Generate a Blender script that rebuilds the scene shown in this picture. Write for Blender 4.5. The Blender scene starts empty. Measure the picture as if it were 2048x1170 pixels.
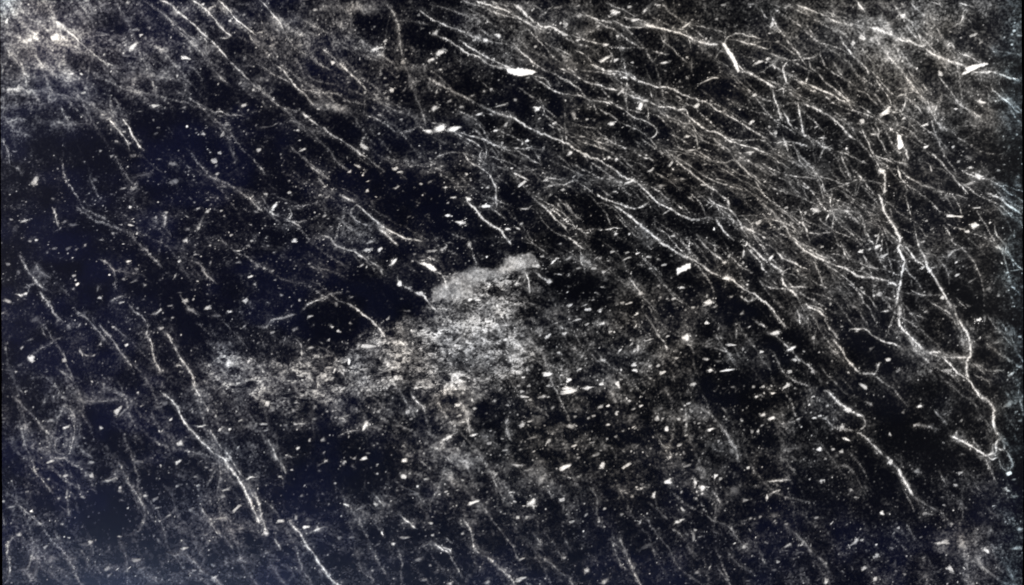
import bpy, math, random
import numpy as np

rng = np.random.default_rng(7)
random.seed(7)
scene = bpy.context.scene
col = scene.collection

# ------------------------------------------------------------------ camera
# one photograph pixel = one millimetre on the polished face
def WX(px): return (px - 1024.0) / 1000.0
def WY(py): return (585.0 - py) / 1000.0
TOP = 0.03                                   # height of the polished face
cam_d = bpy.data.cameras.new('camera'); cam = bpy.data.objects.new('camera', cam_d); col.objects.link(cam)
cam.location = (0, 0, TOP + 3.0)
cam_d.sensor_width = 36.0; cam_d.lens = 36.0 * 3.0 / 2.048
cam_d.clip_start = 0.05; cam_d.clip_end = 100
scene.camera = cam

# ------------------------------------------------------------------ light
w = bpy.data.worlds.new('World'); scene.world = w; w.use_nodes = True
w.node_tree.nodes['Background'].inputs[0].default_value = (0.5, 0.6, 0.9, 1)
w.node_tree.nodes['Background'].inputs[1].default_value = 0.004
def area(name, loc, target, sx, sy, power, color):
    l = bpy.data.lights.new(name, 'AREA'); l.shape = 'RECTANGLE'; l.size = sx; l.size_y = sy
    l.energy = power; l.color = color
    o = bpy.data.objects.new(name, l); col.objects.link(o); o.location = loc
    from mathutils import Vector
    o.rotation_euler = (Vector(target) - Vector(loc)).to_track_quat('-Z', 'Y').to_euler()
    return o
area('copy_lamp', (-5.2, 0.6, 3.4), (0, 0, 0), 1.2, 1.2, 440, (1.0, 0.975, 0.94))
area('copy_lamp', (5.2, 0.9, 3.4), (0, 0, 0), 1.2, 1.2, 440, (1.0, 0.975, 0.94))
area('window_light', (-0.3, -1.72, 3.0), (0, -0.6, 0), 3.4, 0.2, 20, (0.50, 0.66, 1.0))
area('window_light', (-2.6, 1.6, 3.0), (-0.9, 0.5, 0), 0.4, 0.4, 6, (0.75, 0.8, 1.0))
scene.view_settings.view_transform = 'Standard'
scene.view_settings.look = 'None'
scene.view_settings.exposure = 0; scene.view_settings.gamma = 1

DATA = """
T 0 0
V 5 .88 960,0 1010,20 1060,65 1110,105 1160,150 1210,195 1260,235
V 4 .68 1260,235 1300,280 1340,325 1370,365
V 4 .5 1370,365 1420,410 1470,460 1536,515 1590,560 1660,620
V 3.5 .45 1530,490 1596,570 1666,630 1736,655 1796,665
V 3.5 .55 1796,665 1836,700 1896,745 1976,800 2036,835 2106,880 2156,920 2216,960
V 3 .35 2216,960 2306,1020
V 3.5 .75 1150,0 1200,35 1250,75 1290,125 1330,170 1370,205 1390,220
V 2.5 .6 1390,220 1360,235 1320,230
V 3.5 .8 1310,0 1350,40 1390,85 1430,130 1480,165 1536,215
V 5 .7 1355,40 1360,85
V 3 .35 870,10 930,50 990,90 1040,150 1090,200 1150,255 1200,310 1250,365 1270,400
V 3 .4 1000,100 1080,170 1140,220 1200,250
V 2 .5 1190,210 1240,240 1230,290 1250,330
V 3.5 .6 380,170 440,215 490,260 530,300 580,340 630,375 700,390
V 3 .25 520,260 600,285 700,310
V 4 .22 600,370 640,430 690,490 720,560
V 3 .42 30,270 70,330 110,380 140,420 155,470 165,520
V 3 .3 60,270 110,350 150,420
V 3 .42 170,290 220,350 270,400 320,440 345,490
V 3 .3 120,450 200,465 240,475
V 5 .26 0,550 60,540 150,550 230,548 330,558 420,580 480,590
V 3 .25 480,590 540,630 610,665
V 3 .4 0,350 15,400 20,480
V 3 .25 20,580 25,640 20,700
V 4 .32 0,750 50,730 110,715 170,720
V 4 .42 0,820 30,870 50,920 60,990
V 4 .3 60,990 110,1010 130,1050
V 3 .6 650,710 690,755 730,810 760,850 780,900
V 3.5 .78 730,710 770,770 800,820 830,870 855,895
V 3 .35 680,590 710,630 680,670
V 2 .2 470,200 570,205 650,215
V 2 .3 1130,380 1190,440 1220,510 1235,550
V 3 .45 1300,440 1330,475 1370,500
V 4 .55 1270,675 1320,665 1370,685 1420,690 1470,697
V 3 .25 1150,600 1210,630 1250,660
V 7 .18 1370,870 1400,930 1420,990
V 4 .5 250,370 300,350
V 3 .4 420,310 500,310 540,300
V 3 .22 320,735 430,735 540,745
V 3 .25 840,370 900,405 930,425
F 330,225,60,50,.85;800,277,70,36,25,.9;1115,347,42,20,-5,.85;430,443,32,16,.9;848,210,22,14,.8;625,328,14,12,.8;500,557,28,14,.7;935,635,48,16,20,.85;970,462,60,35,.5;915,450,30,30,.5;620,688,45,14,-10,.55;655,715,30,12,.6;745,790,25,10,.7;775,862,28,12,.6;800,935,40,22,.55;672,935,22,12,.7;605,905,14,10,.6;588,737,14,10,.6;700,848,20,12,.6;210,1085,60,30,55,.75;1285,965,36,32,.75;1318,918,16,12,.75;1220,805,24,14,.75;1335,810,30,18,40,.6;1180,797,16,8,.5;1358,748,30,16,-20,.65;1122,760,10,10,.8;1520,540,20,14,.9;1465,632,28,16,.75;1105,645,24,12,.5;990,595,14,20,.5;1440,500,22,12,.6;1300,1045,20,12,.6;1132,1028,10,10,.6;1270,45,40,14,20,.6;1380,125,18,14,.7;1465,90,26,14,.65;508,970,14,12,.6;347,1012,12,10,.5;412,1080,12,9,.5;570,1080,36,18,30,.4;1040,985,60,18,5,.45;860,1050,100,16,0,.35;805,1130,50,20,.5;740,1130,40,12,.45;1045,1090,50,30,.4;480,210,40,30,30,.5;740,255,18,10,.6;675,185,20,8,.5;1470,350,26,20,.45;40,130,16,28,60,.95;940,800,30,10,.35;620,30,50,16,.4;500,15,40,14,.5;765,15,16,10,.6;560,45,24,12,.5;810,180,40,16,.45;1340,1120,50,14,.4
T 512 0
V 3 .65 20,0 60,35 100,85 140,130 170,185
V 3 .4 170,185 215,260 260,300 330,345 400,390 450,420
V 3.5 .55 385,285 440,330 490,375 530,410 580,455 620,500 665,545
V 3 .42 0,390 60,420 110,455 180,485 225,515
V 4 .6 115,385 160,420 200,470 235,520 290,565 320,600 360,640
V 3 .4 260,530 330,545 400,555 480,565 540,600 620,620 660,630
V 4 .25 130,630 210,690 250,735 330,790 390,850 440,900 470,950 520,1000 570,1040
V 4 .3 200,870 240,910 300,960 360,1010 440,1080
V 5 .45 320,990 380,1035 440,1080
V 3 .4 360,1060 420,1120
V 5 .36 760,0 800,40 830,90 850,150 862,230 870,300 880,350
V 5 .5 800,40 830,90 850,150 862,230
V 6 .36 880,370 905,420 930,480 950,560 975,610 990,660 1010,710 1020,750
V 3 .2 640,720 650,600 655,530
V 3 .45 650,690 710,705 760,735 810,770 850,800
V 3 .4 850,800 910,790 970,760
V 3 .35 800,540 770,560 740,600 790,625 830,640
V 2.5 .3 660,310 700,335 770,355
V 3 .3 270,180 330,200 390,220
V 3 .3 340,110 280,180
V 3 .4 200,180 250,190 265,220 240,240
V 3 .25 850,130 920,125 980,140 1040,150
V 3.5 .62 980,60 1050,110 1100,135 1150,160 1220,185 1300,215 1360,245
V 4 .55 1080,215 1150,240 1200,275 1260,315 1340,345 1400,385 1470,405 1536,425
V 4 .6 1220,245 1290,290 1350,320 1420,360 1480,390 1536,405
V 3 .25 1360,245 1440,255 1536,275
V 3.5 .5 1230,0 1310,25 1380,45 1440,75 1536,105 1586,115
V 3.5 .55 1310,0 1390,25 1460,50 1536,75
V 3 .4 1400,0 1480,30 1536,40
V 3 .35 1040,20 1130,45 1210,75 1260,90 1290,125
V 3 .25 1260,40 1350,90 1430,150 1500,190
V 6 .4 1020,470 1080,495 1140,525 1200,555 1250,580 1310,610 1380,650 1450,680 1536,705
V 3 .5 1180,790 1240,820 1310,855 1360,890
V 3.5 .45 1200,795 1300,815 1360,835 1420,860 1480,885 1536,905
V 2.5 .4 1380,860 1385,920 1370,970
V 2 .35 1380,890 1350,900 1345,940 1370,970
V 3 .4 1060,960 1120,925 1180,915 1240,915 1300,940 1350,965 1400,990
V 3.5 .45 1250,910 1280,970 1340,1005 1390,1040 1420,1090 1435,1130 1440,1230 1450,1260
V 3 .2 1340,480 1400,530 1480,580
V 3 .4 1050,730 1100,740 1150,750
V 3 .25 1040,810 1100,840 1150,865
V 3 .4 860,1040 900,1070
V 2 .15 1180,330 1240,380
V 3 .2 480,250 560,270 620,300
F 1100,772,70,38,5,1;1035,787,50,20,0,1;1192,772,75,26,30,1;1077,195,40,26,40,.8;1448,212,48,18,0,.9;1378,243,30,18,.85;1105,315,55,28,35,.8;1048,362,42,14,20,.8;728,292,70,14,15,.85;462,375,28,18,.75;815,540,22,18,.8;1068,650,42,26,.8;1085,550,40,10,70,.6;1235,642,28,14,.6;1340,685,40,14,10,.8;1405,685,26,10,.6;1470,632,65,10,15,.7;1105,418,14,12,.7;775,245,22,14,.65;655,553,18,14,.6;645,828,26,16,.5;655,885,60,20,-30,.7;612,998,44,12,-20,.65;835,1012,34,14,.75;870,1030,22,10,.7;278,900,44,12,25,.8;250,782,22,12,.7;262,842,16,8,.6;60,762,80,8,0,.5;18,900,30,20,.6;738,803,16,12,.6;668,1145,18,16,.85;845,1125,34,12,30,.75;560,1030,20,10,.8;640,1052,12,8,.8;1265,1045,16,12,.85;1235,1120,60,8,5,.6;1140,1125,26,12,.8;1390,1125,22,14,.8;1500,745,36,16,40,.65;1478,857,14,14,.7;1368,547,12,12,.7;1412,537,16,12,.7;1300,572,22,10,.6;1160,607,24,12,.6;942,492,26,16,.6;880,375,30,24,.6;1310,240,30,12,40,.5;410,1120,16,12,.7;1320,745,20,8,.6;740,690,24,12,.6;775,470,20,10,.5;355,60,30,20,.6;215,240,16,12,.6;25,195,40,12,.5;790,590;850,460,20,10,.5;1000,170,20,8,.4;900,300,16,10,.5;850,300,16,10,.5;975,90;700,410,10,8,.4;985,940,24,10,.5;930,1000;1110,1050,14,10,.6;1180,1070,16,10,.6;1045,1090,30,10,.5;990,1105,20,10,.6;200,1155,20,12,.6;270,1130,20,12,.5;60,1165,24,14,.6
T 1024 0
V 5 .88 5,20 50,55 90,95 140,135 180,160 230,160 270,180 310,205 350,215
V 3.5 .55 0,90 50,115 100,145 160,170 210,175
V 4 .4 350,215 420,195 480,185 540,140
V 3 .4 400,80 450,95 500,115 560,130 600,130
V 4 .6 600,130 640,145 680,165 740,170 800,160
V 2.5 .4 640,95 690,105 740,115 790,125 830,150
V 2.5 .35 560,20 620,45 670,60 720,90 750,100
V 5 .75 800,155 870,165 940,180 1000,195 1060,220 1110,245 1170,260 1250,265
V 4.5 .8 1258,262 1290,305 1325,345 1345,390 1355,425
V 5.5 .78 1355,425 1420,440 1480,470 1536,500 1556,530
V 3 .6 1355,385 1400,430
V 3 .35 1270,255 1300,220 1350,205 1430,215 1500,235
V 3 .5 1290,240 1340,245 1400,260 1470,280 1536,300
V 2 .3 1040,210 1065,240 1070,285
V 2.5 .3 1000,130 1080,150 1170,170 1240,180 1290,215
V 2.5 .3 880,200 910,255 960,290 1010,340 1050,380
V 3 .3 250,285 310,310 360,340
V 3.5 .45 10,275 60,320 110,360 160,400 220,430
V 3.5 .5 270,400 340,430 400,465 460,495 520,510 560,520
V 3.5 .6 460,380 520,405 570,425 640,430 690,450 740,480 800,500 870,520 950,530 1010,560 1080,590 1150,610 1210,645 1270,680 1340,720 1400,755 1450,790 1536,830
V 2.5 .3 360,300 420,320 460,350 500,400 540,430
V 3 .45 640,410 700,440 770,490
V 3 .4 120,470 180,500 230,530 290,560 350,570 420,575 470,600 540,605 610,630
V 2.5 .45 130,450 200,470 240,520
V 3 .35 510,640 560,675 610,700 650,740
V 4 .5 560,530 630,540 700,565 760,590 820,605
V 4 .6 820,605 870,635 940,645 1000,655 1040,660 1060,700
V 3.5 .55 1060,700 1110,740 1170,780 1240,800 1300,840 1380,870 1450,885 1536,920
V 2.5 .35 830,540 840,580 850,610
V 3 .35 860,630 900,680 960,710 1040,740 1100,740
V 2.5 .4 820,640 820,720
V 2.5 .4 650,650 700,680 740,710 780,715 830,740 860,760 870,790 850,820 820,825
V 2.5 .4 770,715 775,750
V 3 .35 660,740 730,765 790,800 830,830 860,870 880,910
V 2.5 .45 1090,790 1110,840 1110,890
V 4 .68 -60,690 0,700 60,735 110,770 170,795 240,825 300,845 360,880 420,915 480,950 540,975 600,1010 660,1050 720,1080 760,1110 800,1145 830,1170 870,1210 930,1245 990,1280 1050,1305 1120,1320
V 4 .5 0,1030 60,1060 100,1080
V 3 .4 0,880 60,890 120,890 150,930 180,980
V 3 .4 20,900 100,950 180,990
V 3 .25 340,970 400,1000 450,1030
V 3 .3 860,1030 920,1070 980,1110 1030,1140
V 4 .5 900,890 950,930 1000,975 1050,1020 1100,1060 1150,1095 1200,1125 1250,1165
V 3 .35 950,930 1020,960 1090,1010 1160,1060 1230,1090 1300,1110 1400,1150
V 3 .35 900,900 960,940 1040,1005
V 3 .5 540,1150 600,1185
V 2.5 .35 400,1090 450,1120 500,1170
V 2 .3 1410,30 1500,10
V 3 .4 1490,40 1510,90 1536,110
V 3 .3 150,110 200,75 250,40
V 2 .25 80,35 120,25 130,0
V 2 .25 1200,345 1260,380 1320,420
V 2.5 .35 570,290 600,340 580,400
V 2 .2 1380,330 1450,350 1536,380
V 4 .3 1180,800 1230,850 1300,900 1340,960 1400,1020 1480,1090 1536,1130
V 3 .3 1100,900 1200,960 1260,1010 1340,1060 1430,1110 1536,1170
F 560,352,80,20,20,.95;625,360,30,18,10,.9;772,635,50,24,60,.95;800,605,36,14,0,.7;915,376,55,20,20,.9;1180,478,90,10,20,.9;1215,466,60,8,5,.8;623,76,36,24,15,.9;585,100,14,12,.7;318,148,36,30,-50,.75;403,95,30,28,.6;560,270,26,16,.8;655,550,60,10,25,.8;740,120,60,12,5,.75;795,65,26,16,30,.75;705,42,28,12,.7;880,30,28,12,.7;1040,155,60,14,30,.8;635,217,20,14,.7;395,240,30,10,.7;675,465,22,14,.85;155,653,38,24,20,.9;255,738,32,10,25,.7;597,742,36,22,10,.85;345,920,30,20,30,.85;440,937,18,18,.85;582,945,18,18,.85;625,957,22,16,.85;200,1080,36,14,25,.8;60,1103,70,14,15,.8;830,1023,34,12,5,.75;955,980,40,14,60,.8;965,1015,12,12,.8;1160,985,22,12,.7;1055,818,28,10,.75;1435,735,44,18,35,.85;1480,375,54,14,15,.75;1455,570,26,20,.75;1530,355,14,14,.8;1165,230,16,14,.6;300,1140,26,18,.75;705,1093,60,14,15,.8;895,1115,50,14,15,.6;1155,1110,40,16,20,.8;1420,915,65,12,10,.8;1080,900,50,16,0,.7;1120,890,20,12,.7;20,600,16,12,.7;1110,632,24,28,.7;145,220,22,14,.6;140,280,18,14,.6;570,850,24,16,.6;1005,490,14,12,.6;1270,30,30,14,.5;370,690,24,40,.55;400,655;320,690,16,20,.5;380,710;270,45,50,14,.5;920,425;1050,345,10,10,.7;720,375;885,120,8,8,.6;1050,470;1080,120,14,10,.6;1225,115,18,12,.5;165,710,20,8,.6;520,830,24,8,.6;190,885,16,10,.6;450,715;490,240;340,490,40,10,.6;1005,930,30,8,.5;1020,1075,30,10,.6;640,1130,10,10,.6;1240,870,20,10,.5;1270,665,24,12,.6
P 1 1010,138 1030,136 1048,137 1065,140 1076,144 1062,149 1047,153 1030,151 1018,147
P .95 1353,537 1370,530 1382,526 1382,536 1372,541 1359,545 1356,551 1353,546
P .9 1442,85 1450,86 1456,95 1462,104 1468,112 1474,124 1477,135 1480,143 1474,145 1470,136 1467,127 1461,117 1454,108 1449,97
T 1536 0
V 3.5 .5 150,20 210,45 270,65 340,95 400,130 450,140 520,150 580,155
V 3 .35 330,50 380,90 420,120
V 3 .3 0,20 60,35 100,45 150,20
V 5.2 .85 590,160 640,170 700,190 760,215
V 5 .8 760,215 800,240 850,250 900,270 940,285
V 5 .78 940,285 980,320 1040,345 1100,370 1150,385 1210,400
V 5 .78 1220,430 1290,435 1350,432 1400,450 1460,470 1520,485
V 4 .55 840,110 870,150 900,200 920,240 935,260
V 3 .45 865,200 900,235
V 3 .3 430,90 480,110 550,140
V 3 .65 530,0 550,40 580,75
V 3 .3 850,0 880,40 920,80 960,110
V 2 .3 950,0 1020,20 1050,50
V 2.5 .4 1140,20 1200,35 1250,45
V 4 .42 1180,55 1165,80 1160,120 1130,150 1100,165
V 4 .42 20,90 50,150 90,210 130,260 170,310 200,360 220,390
V 3 .3 90,220 150,290 200,330
V 3 .35 200,330 240,320
V 3 .35 240,360 260,410 300,440
V 4 .4 0,320 60,340 110,360 160,380 220,410 270,435
V 3 .5 120,360 90,410 100,460 110,490 130,500
V 3 .45 240,440 230,480 200,495
V 5 .8 -10,500 50,530
V 3 .7 45,540 85,530 90,570
V 3.5 .6 30,540 35,580 50,620 70,680 90,735
V 4 .6 80,655 110,700 130,745 160,780
V 3 .6 180,640 195,720 210,800 220,820
V 4 .5 180,490 250,510 310,540 370,560 420,590 470,620 510,660
V 3 .35 300,440 350,500 430,560 500,630
V 4.5 .62 200,620 260,640 310,660 370,700 420,740 460,780 500,820 540,840
V 3.5 .48 430,210 460,270 500,320 550,370 580,400 605,445
V 3.5 .42 610,420 660,470 720,540 760,580
V 3 .4 640,480 690,540 720,580 740,620 790,670
V 3 .3 390,360 420,420 460,475
V 4 .48 630,200 670,270 720,340 780,400 830,460 870,520 910,570 950,610 970,650 990,700 1020,740 1040,760
V 4 .7 810,430 850,490 885,535
V 3 .3 830,410 880,480 930,550 960,590
V 3 .35 740,600 800,680 860,750 900,800
V 3 .4 520,540 590,560 620,600 660,630
V 3 .4 780,560 850,600 900,650 930,700
V 2.5 .35 760,580 850,555 890,550
V 3.5 .42 1020,470 1070,520 1110,570 1140,620 1200,660 1300,720
V 4 .55 1335,505 1350,540 1400,580 1440,610 1470,650 1520,680
V 3 .35 1130,310 1200,340 1290,380
V 4 .4 1060,290 1100,260 1120,320
V 4 .5 560,760 590,830 620,900 650,970 670,1010
V 3 .35 620,760 650,800 680,850 700,900 740,940
V 3 .45 640,740 665,780 665,805 620,800 605,780
V 3.5 .58 640,935 700,950 760,975
V 4 .58 760,975 840,990
V 5 .88 810,880 830,900 840,955
V 3 .35 770,890 740,910 
V 6 .88 680,1010 705,1060 700,1100 690,1165
V 3.5 .5 780,1000 790,1050 820,1110 830,1170
V 4 .55 800,1010 830,1050 870,1080 930,1110 1010,1130
V 4.5 .52 970,920 1020,960 1070,1010 1110,1060 1150,1110 1200,1160
V 3 .55 290,850 340,885 400,895
V 3 .5 340,885 320,915
V 3 .35 440,920 460,980 480,1030 500,1080
V 3 .4 400,900 480,930 560,970 600,990
V 3 .35 80,800 100,850 130,920
V 3 .38 150,850 180,930 210,990 250,1050 300,1060 330,1110 340,1170
V 3 .35 0,1020 60,1060
V 3 .4 20,940 80,980 130,1010 
V 3 .3 350,1150 450,1110 550,1080 640,1090
V 3 .3 0,1120 60,1140 140,1160
V 3 .3 400,540 480,600 560,640 640,700 720,760 800,800
V 3 .25 700,320 760,390 820,440
V 3 .3 560,280 600,340 660,400
F 808,95,36,30,.85;720,150,32,22,.6;565,225,40,24,-10,.8;510,262,24,26,.75;460,203,36,12,10,.7;345,217,20,10,.6;700,676,75,30,20,.97;565,728,30,26,.85;740,775,20,16,.8;815,710,22,10,.6;940,750,40,14,10,.75;950,880,36,12,15,.8;1112,880,24,14,30,.8;1285,613,46,16,5,.85;1232,210,46,14,20,.75;1275,255,30,16,30,.6;1005,117,32,12,-5,.75;1035,445,36,24,-10,.8;1262,1058,50,30,-20,.92;1215,1005,24,18,.75;683,1025,44,36,.97;25,145,30,26,.8;288,763,26,10,.7;320,827,36,9,.7;183,530,26,8,.65;345,885,30,14,-20,.75;470,890,14,14,.95;220,815,20,16,.8;120,498,28,10,.7;45,795,20,26,.7;60,720,24,12,.6;1200,1105,60,16,10,.6;1050,708,14,12,.6;1140,970,22,10,.6;1185,1025,18,8,.6;1170,910,16,9,.6;1475,185,20,12,.7;1505,212,28,12,20,.7;985,228,18,12,.6;655,545,24,6,.5;790,535,24,8,.6;570,970,18,12,.7;700,340,16,8,.4;0,355,14,14,.8;10,760,18,14,.8;930,265,44,30,0,.55;935,240,20,20,.5;1340,665,60,20,0,.35;1450,115,20,20,.45;1040,590,14,40,.5;1200,945,60,20,0,.45;1030,1150,50,16,0,.5;1260,570,12,10,.6;1230,575,12,8,.6;1220,870,14,8,.6;1270,1030;1380,1025,20;770,660,20,16,.6;780,910;1500,1110,30,16,.4;1500,1060,16,12,.5;100,870
P 1 1794,268 1801,270 1805,285 1808,293 1803,297 1796,300 1794,292 1795,282 1793,276
P .92 1920,149 1932,142 1930,135 1942,131 1955,129 1972,125 1979,127 1970,131 1957,136 1946,142 1930,149
T 0 390
V 4 .6 325,75 340,130 350,190
V 4 .5 110,350 150,420 190,480 220,530 260,560 280,570
V 5 .38 200,400 230,450 270,480 310,500
V 5 .6 200,490 230,530 265,560
V 4 .45 230,570 280,630 310,680 335,720 380,760
V 5 .9 100,600 140,600 175,575
V 3 .5 0,720 45,690
V 5 .35 780,220 830,290 880,340 930,390 980,440
V 4 .4 860,310 900,360 930,395
V 5 .5 1000,100 995,150 985,190
V 3 .2 1000,200 1040,260 
V 4 .38 600,380 650,410 680,450 690,500 690,570
V 4 .5 660,640 700,620 760,600
V 4 .52 770,650 810,700 860,740 890,790 880,840 910,880 920,950 930,1000 970,1070
V 3.5 .45 880,725 930,715 970,690
V 3 .5 1145,385 1160,360 1190,355
V 3.5 .42 1150,390 1200,420 1240,480 1300,540
V 4 .35 1215,130 1195,190 1180,220
V 3 .25 370,550 420,610 
V 4 .4 450,680 510,730 560,780 600,830 640,885
V 4 .5 590,770 640,830 690,890 730,950 770,1000 800,1050
V 6 .38 690,900 740,960 780,1020
V 3 .3 670,780 730,830 780,870
V 4.5 .5 1000,830 1040,900 1080,970 1120,1030 1150,1080 1180,1160
V 3 .5 1050,1030 1120,1020
V 4 .5 1090,600 1110,640 1160,700 1200,720
V 3 .35 1190,760 1240,810
V 3 .3 1330,750 1400,820 1450,880 1500,930
V 4 .38 190,960 250,920 320,880 380,850
V 4 .3 20,1050 90,1060
V 4 .4 30,880 40,950
V 3 .3 250,780 280,860
V 4 .35 240,1070 290,1110 340,1160 400,1250
V 4 .3 340,1040 400,1080 450,1130
V 3 .5 470,910 490,950 540,965
V 4 .6 1480,0 1536,60 1576,100
F 150,155,46,14,30,.75;70,148,20,10,.5;218,270,16,14,.7;512,298,20,10,.6;322,322,18,12,.6;610,270,30,10,.5;780,180,32,12,-5,.75;728,178,14,10,.5;783,73,18,12,.75;505,40,12,10,.5;935,135,16,20,.6;1000,105,20,12,.7;1190,200,20,26,.6;1110,272,32,20,40,.8;1243,99,30,14,.85;1190,80,26,10,.6;1330,95,18,12,.6;1345,127,16,12,.6;1125,205,30,24,.4;1312,272,8,8,.8;1258,303,16,10,.6;1390,240,22,12,.7;1247,30,20,8,.5;1432,335,28,8,25,.7;1425,405,24,8,.6;775,397,34,14,30,.75;1077,397,24,16,.75;1185,517,14,12,.75;445,485,22,14,.6;465,535,26,14,35,.95;588,560,14,28,.6;600,618,20,12,.7;730,645,36,12,.7;953,698,36,12,25,.75;825,680;1020,665,30,8,.6;1035,737,16,12,.55;968,800,34,16,.7;680,793,20,12,.6;760,900,22,12,.75;605,895,18,14,.65;132,915,14,12,.6;190,980,44,34,50,.8;385,992,26,26,.75;97,1060,12,10,.6;120,1020,30,20,.35;45,635,50,20,-20,.6;180,870,50,12,.35;215,745,60,25,.3;290,645,34,20,.6;185,538,34,10,.5;50,415,24,20,.5;1245,678,44,14,35,.75;1150,690,50,20,-30,.55;1110,635,40,16,15,.6;1475,635,34,22,45,.8;1500,490,26,14,.8;1530,535,14,14,.7;1430,1130,24,14,.6;495,955,8,16,.6;1340,972,24,8,.6;1285,915,14,12,.5;410,790,30,30,.3;1300,725,60,16,0,.35;500,712,60,20,.3;1485,305;1510,275,24,10,.6;390,160,20,14,.45;440,180,50,14,.4;820,445,20,12,.4;740,505;800,520,40,10,.35;870,540;460,327,12,10,.5;410,320,30,14,.4;680,230,16,16,.5;110,465,20,30,.4
T 512 390
V 4 .5 0,45 40,100
V 3 .6 40,10 60,50
V 4 .7 80,90 110,120 135,130
V 3 .65 210,90 215,130 175,155
V 3 .65 175,155 220,165 270,195
V 3 .6 215,160 260,160 300,150
V 5 .8 510,0 560,25 600,50
V 4 .62 600,50 650,95 700,140 750,180 800,215 850,235 900,255 960,270 1000,275
V 3 .42 600,60 570,100 590,140 630,165 670,180 700,170 705,150
V 6 .62 730,195 780,230 820,270 855,300
V 4 .35 460,130 510,150 550,190 600,220 650,250
V 4 .6 400,240 450,260 480,300 530,325 590,340 630,370 670,395
V 3 .5 670,395 720,420 760,440
V 7 .8 755,435 757,475
V 3 .35 330,520 390,540 430,580
V 4 .52 270,700 310,660 360,635 410,610 460,590 510,585
V 4 .45 0,790 60,790 100,755 160,735 240,715
V 4.5 .75 540,655 580,675 620,700 650,730 690,750 720,785 760,830 780,860
V 3 .3 430,580 480,620 540,655
V 3 .5 850,480 855,520 900,550 950,580
V 4 .6 950,580 1000,600 1030,640 1060,680 1090,710
V 4 .6 960,395 1010,420 1080,460 1120,490 1140,540 1150,580
V 3 .5 970,395 1050,380 1090,400
V 3.5 .7 860,870 900,910 945,940
V 3 .7 940,860 940,905
V 4.5 .68 1260,40 1320,90 1370,150 1420,190 1460,205 1490,240 1536,300
V 4 .35 1430,0 1450,60
V 4 .35 1400,80 1450,110 1500,150
V 3 .4 1000,290 1020,330
V 4 .5 1130,290 1145,310 1110,330 
V 3 .55 240,870 270,900 275,980
V 4 .45 0,1000 60,1080
V 3 .5 500,1030 540,1110
V 3 .35 380,910 430,930 460,960
V 4 .3 600,870 660,820
V 4 .6 930,1160 1000,1150 1060,1155
F 107,72,50,24,30,.97;232,272,18,20,.9;680,283,44,20,.8;665,330,44,14,10,.8;745,325,34,18,.85;828,400,48,20,35,.97;635,422,30,12,.8;1275,22,30,26,.95;1380,68,60,24,0,.95;1155,122,24,16,.9;1225,165,60,18,-5,1;1505,205,32,18,20,.85;1185,15,40,10,.8;385,0,20,12,.7;60,258,14,8,.7;320,412,16,12,.6;115,510,12,12,.6;50,440;100,455;10,430,20,14,.7;260,630,12,14,.75;155,600;458,790,18,10,.85;492,815,16,14,.7;330,727,30,8,.6;575,612,24,10,.5;480,655,20,24,.5;862,530,24,26,.9;985,590,40,24,.75;1285,628,24,18,.9;1330,630,30,14,.85;1190,475,30,10,.6;1280,300,30,22,60,.75;1060,335,60,10,5,.6;1115,330,20,18,.6;1385,372,8,8,.9;558,1000,44,14,80,.9;675,908,80,18,12,.75;330,917,50,14,.6;1425,625,30,24,.6;1080,745,36,44,.55;100,825,30,12,.5;165,1063,26,16,.6;1210,870,80,24,30,.6;235,805,30,20,.5;1235,1160,50,20,.7;410,125,30,14,40,.6;370,585,16,10,.5;940,395,16;790,745;950,355,14
P .95 840,524 848,525 863,528 870,535 875,541 868,543 858,538
T 1024 390
V 4 .35 1120,150 1180,140 1220,150
V 3.5 .5 500,0 570,30 640,50 700,75 760,80 800,60 825,40
V 4.5 .66 600,55 650,85 710,130 770,180 820,220 870,265 920,300 970,335 1030,365 1090,390 1140,425 1190,455 1260,490
V 4 .66 1260,490 1330,515 1390,560 1450,595 1500,630 1536,650 1586,720 1646,790
V 3.5 .55 1360,600 1410,635 1440,635 1480,610
V 4 .55 170,50 230,110 260,150 310,190 340,230
V 4 .65 310,235 350,260 390,295 430,325
V 3.5 .5 260,40 290,80
V 4 .4 320,40 360,100 420,160
V 3 .45 30,85 90,85 120,65 
V 4 .52 1250,0 1300,40 1300,85
V 4 .56 1160,10 1220,60 1300,90 1340,130 1370,180 1400,230 1420,260
V 3.5 .5 1180,75 1220,45
V 3 .35 1050,0 1100,40
V 3.5 .5 1360,180 1430,210 1500,245 1536,265
V 4.5 .65 1220,150 1250,190 1270,220 1330,270
V 3 .4 1220,145 1290,140 1350,160
V 3 .55 1370,280 1410,285 1400,310 1380,300
V 3.5 .5 1390,310 1385,350 1380,380
V 4 .6 1400,270 1450,320 1500,370 1536,400
V 3.5 .6 1410,320 1460,370 1490,400 1500,440 1536,470
V 2 .3 1340,120 1420,120 1490,115
V 3.5 .4 1100,240 1150,300 1210,350 1270,400
V 3.5 .55 80,460 100,510 110,600
V 4 .4 130,450 180,490 220,520
V 4 .35 60,480 20,540
V 5 .4 690,490 740,550 780,590
V 4 .35 780,690 830,760 880,840 930,910
V 2.5 .25 80,250 150,310 210,350
V 3 .3 430,340 430,410
V 4 .4 1345,780 1350,830 1345,880
V 4 .4 1430,740 1480,770 1536,800
V 3 .15 840,440 940,560 1040,650 1150,740
V 4 .25 680,790 680,860
V 3 .25 960,1060 980,1130
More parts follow.
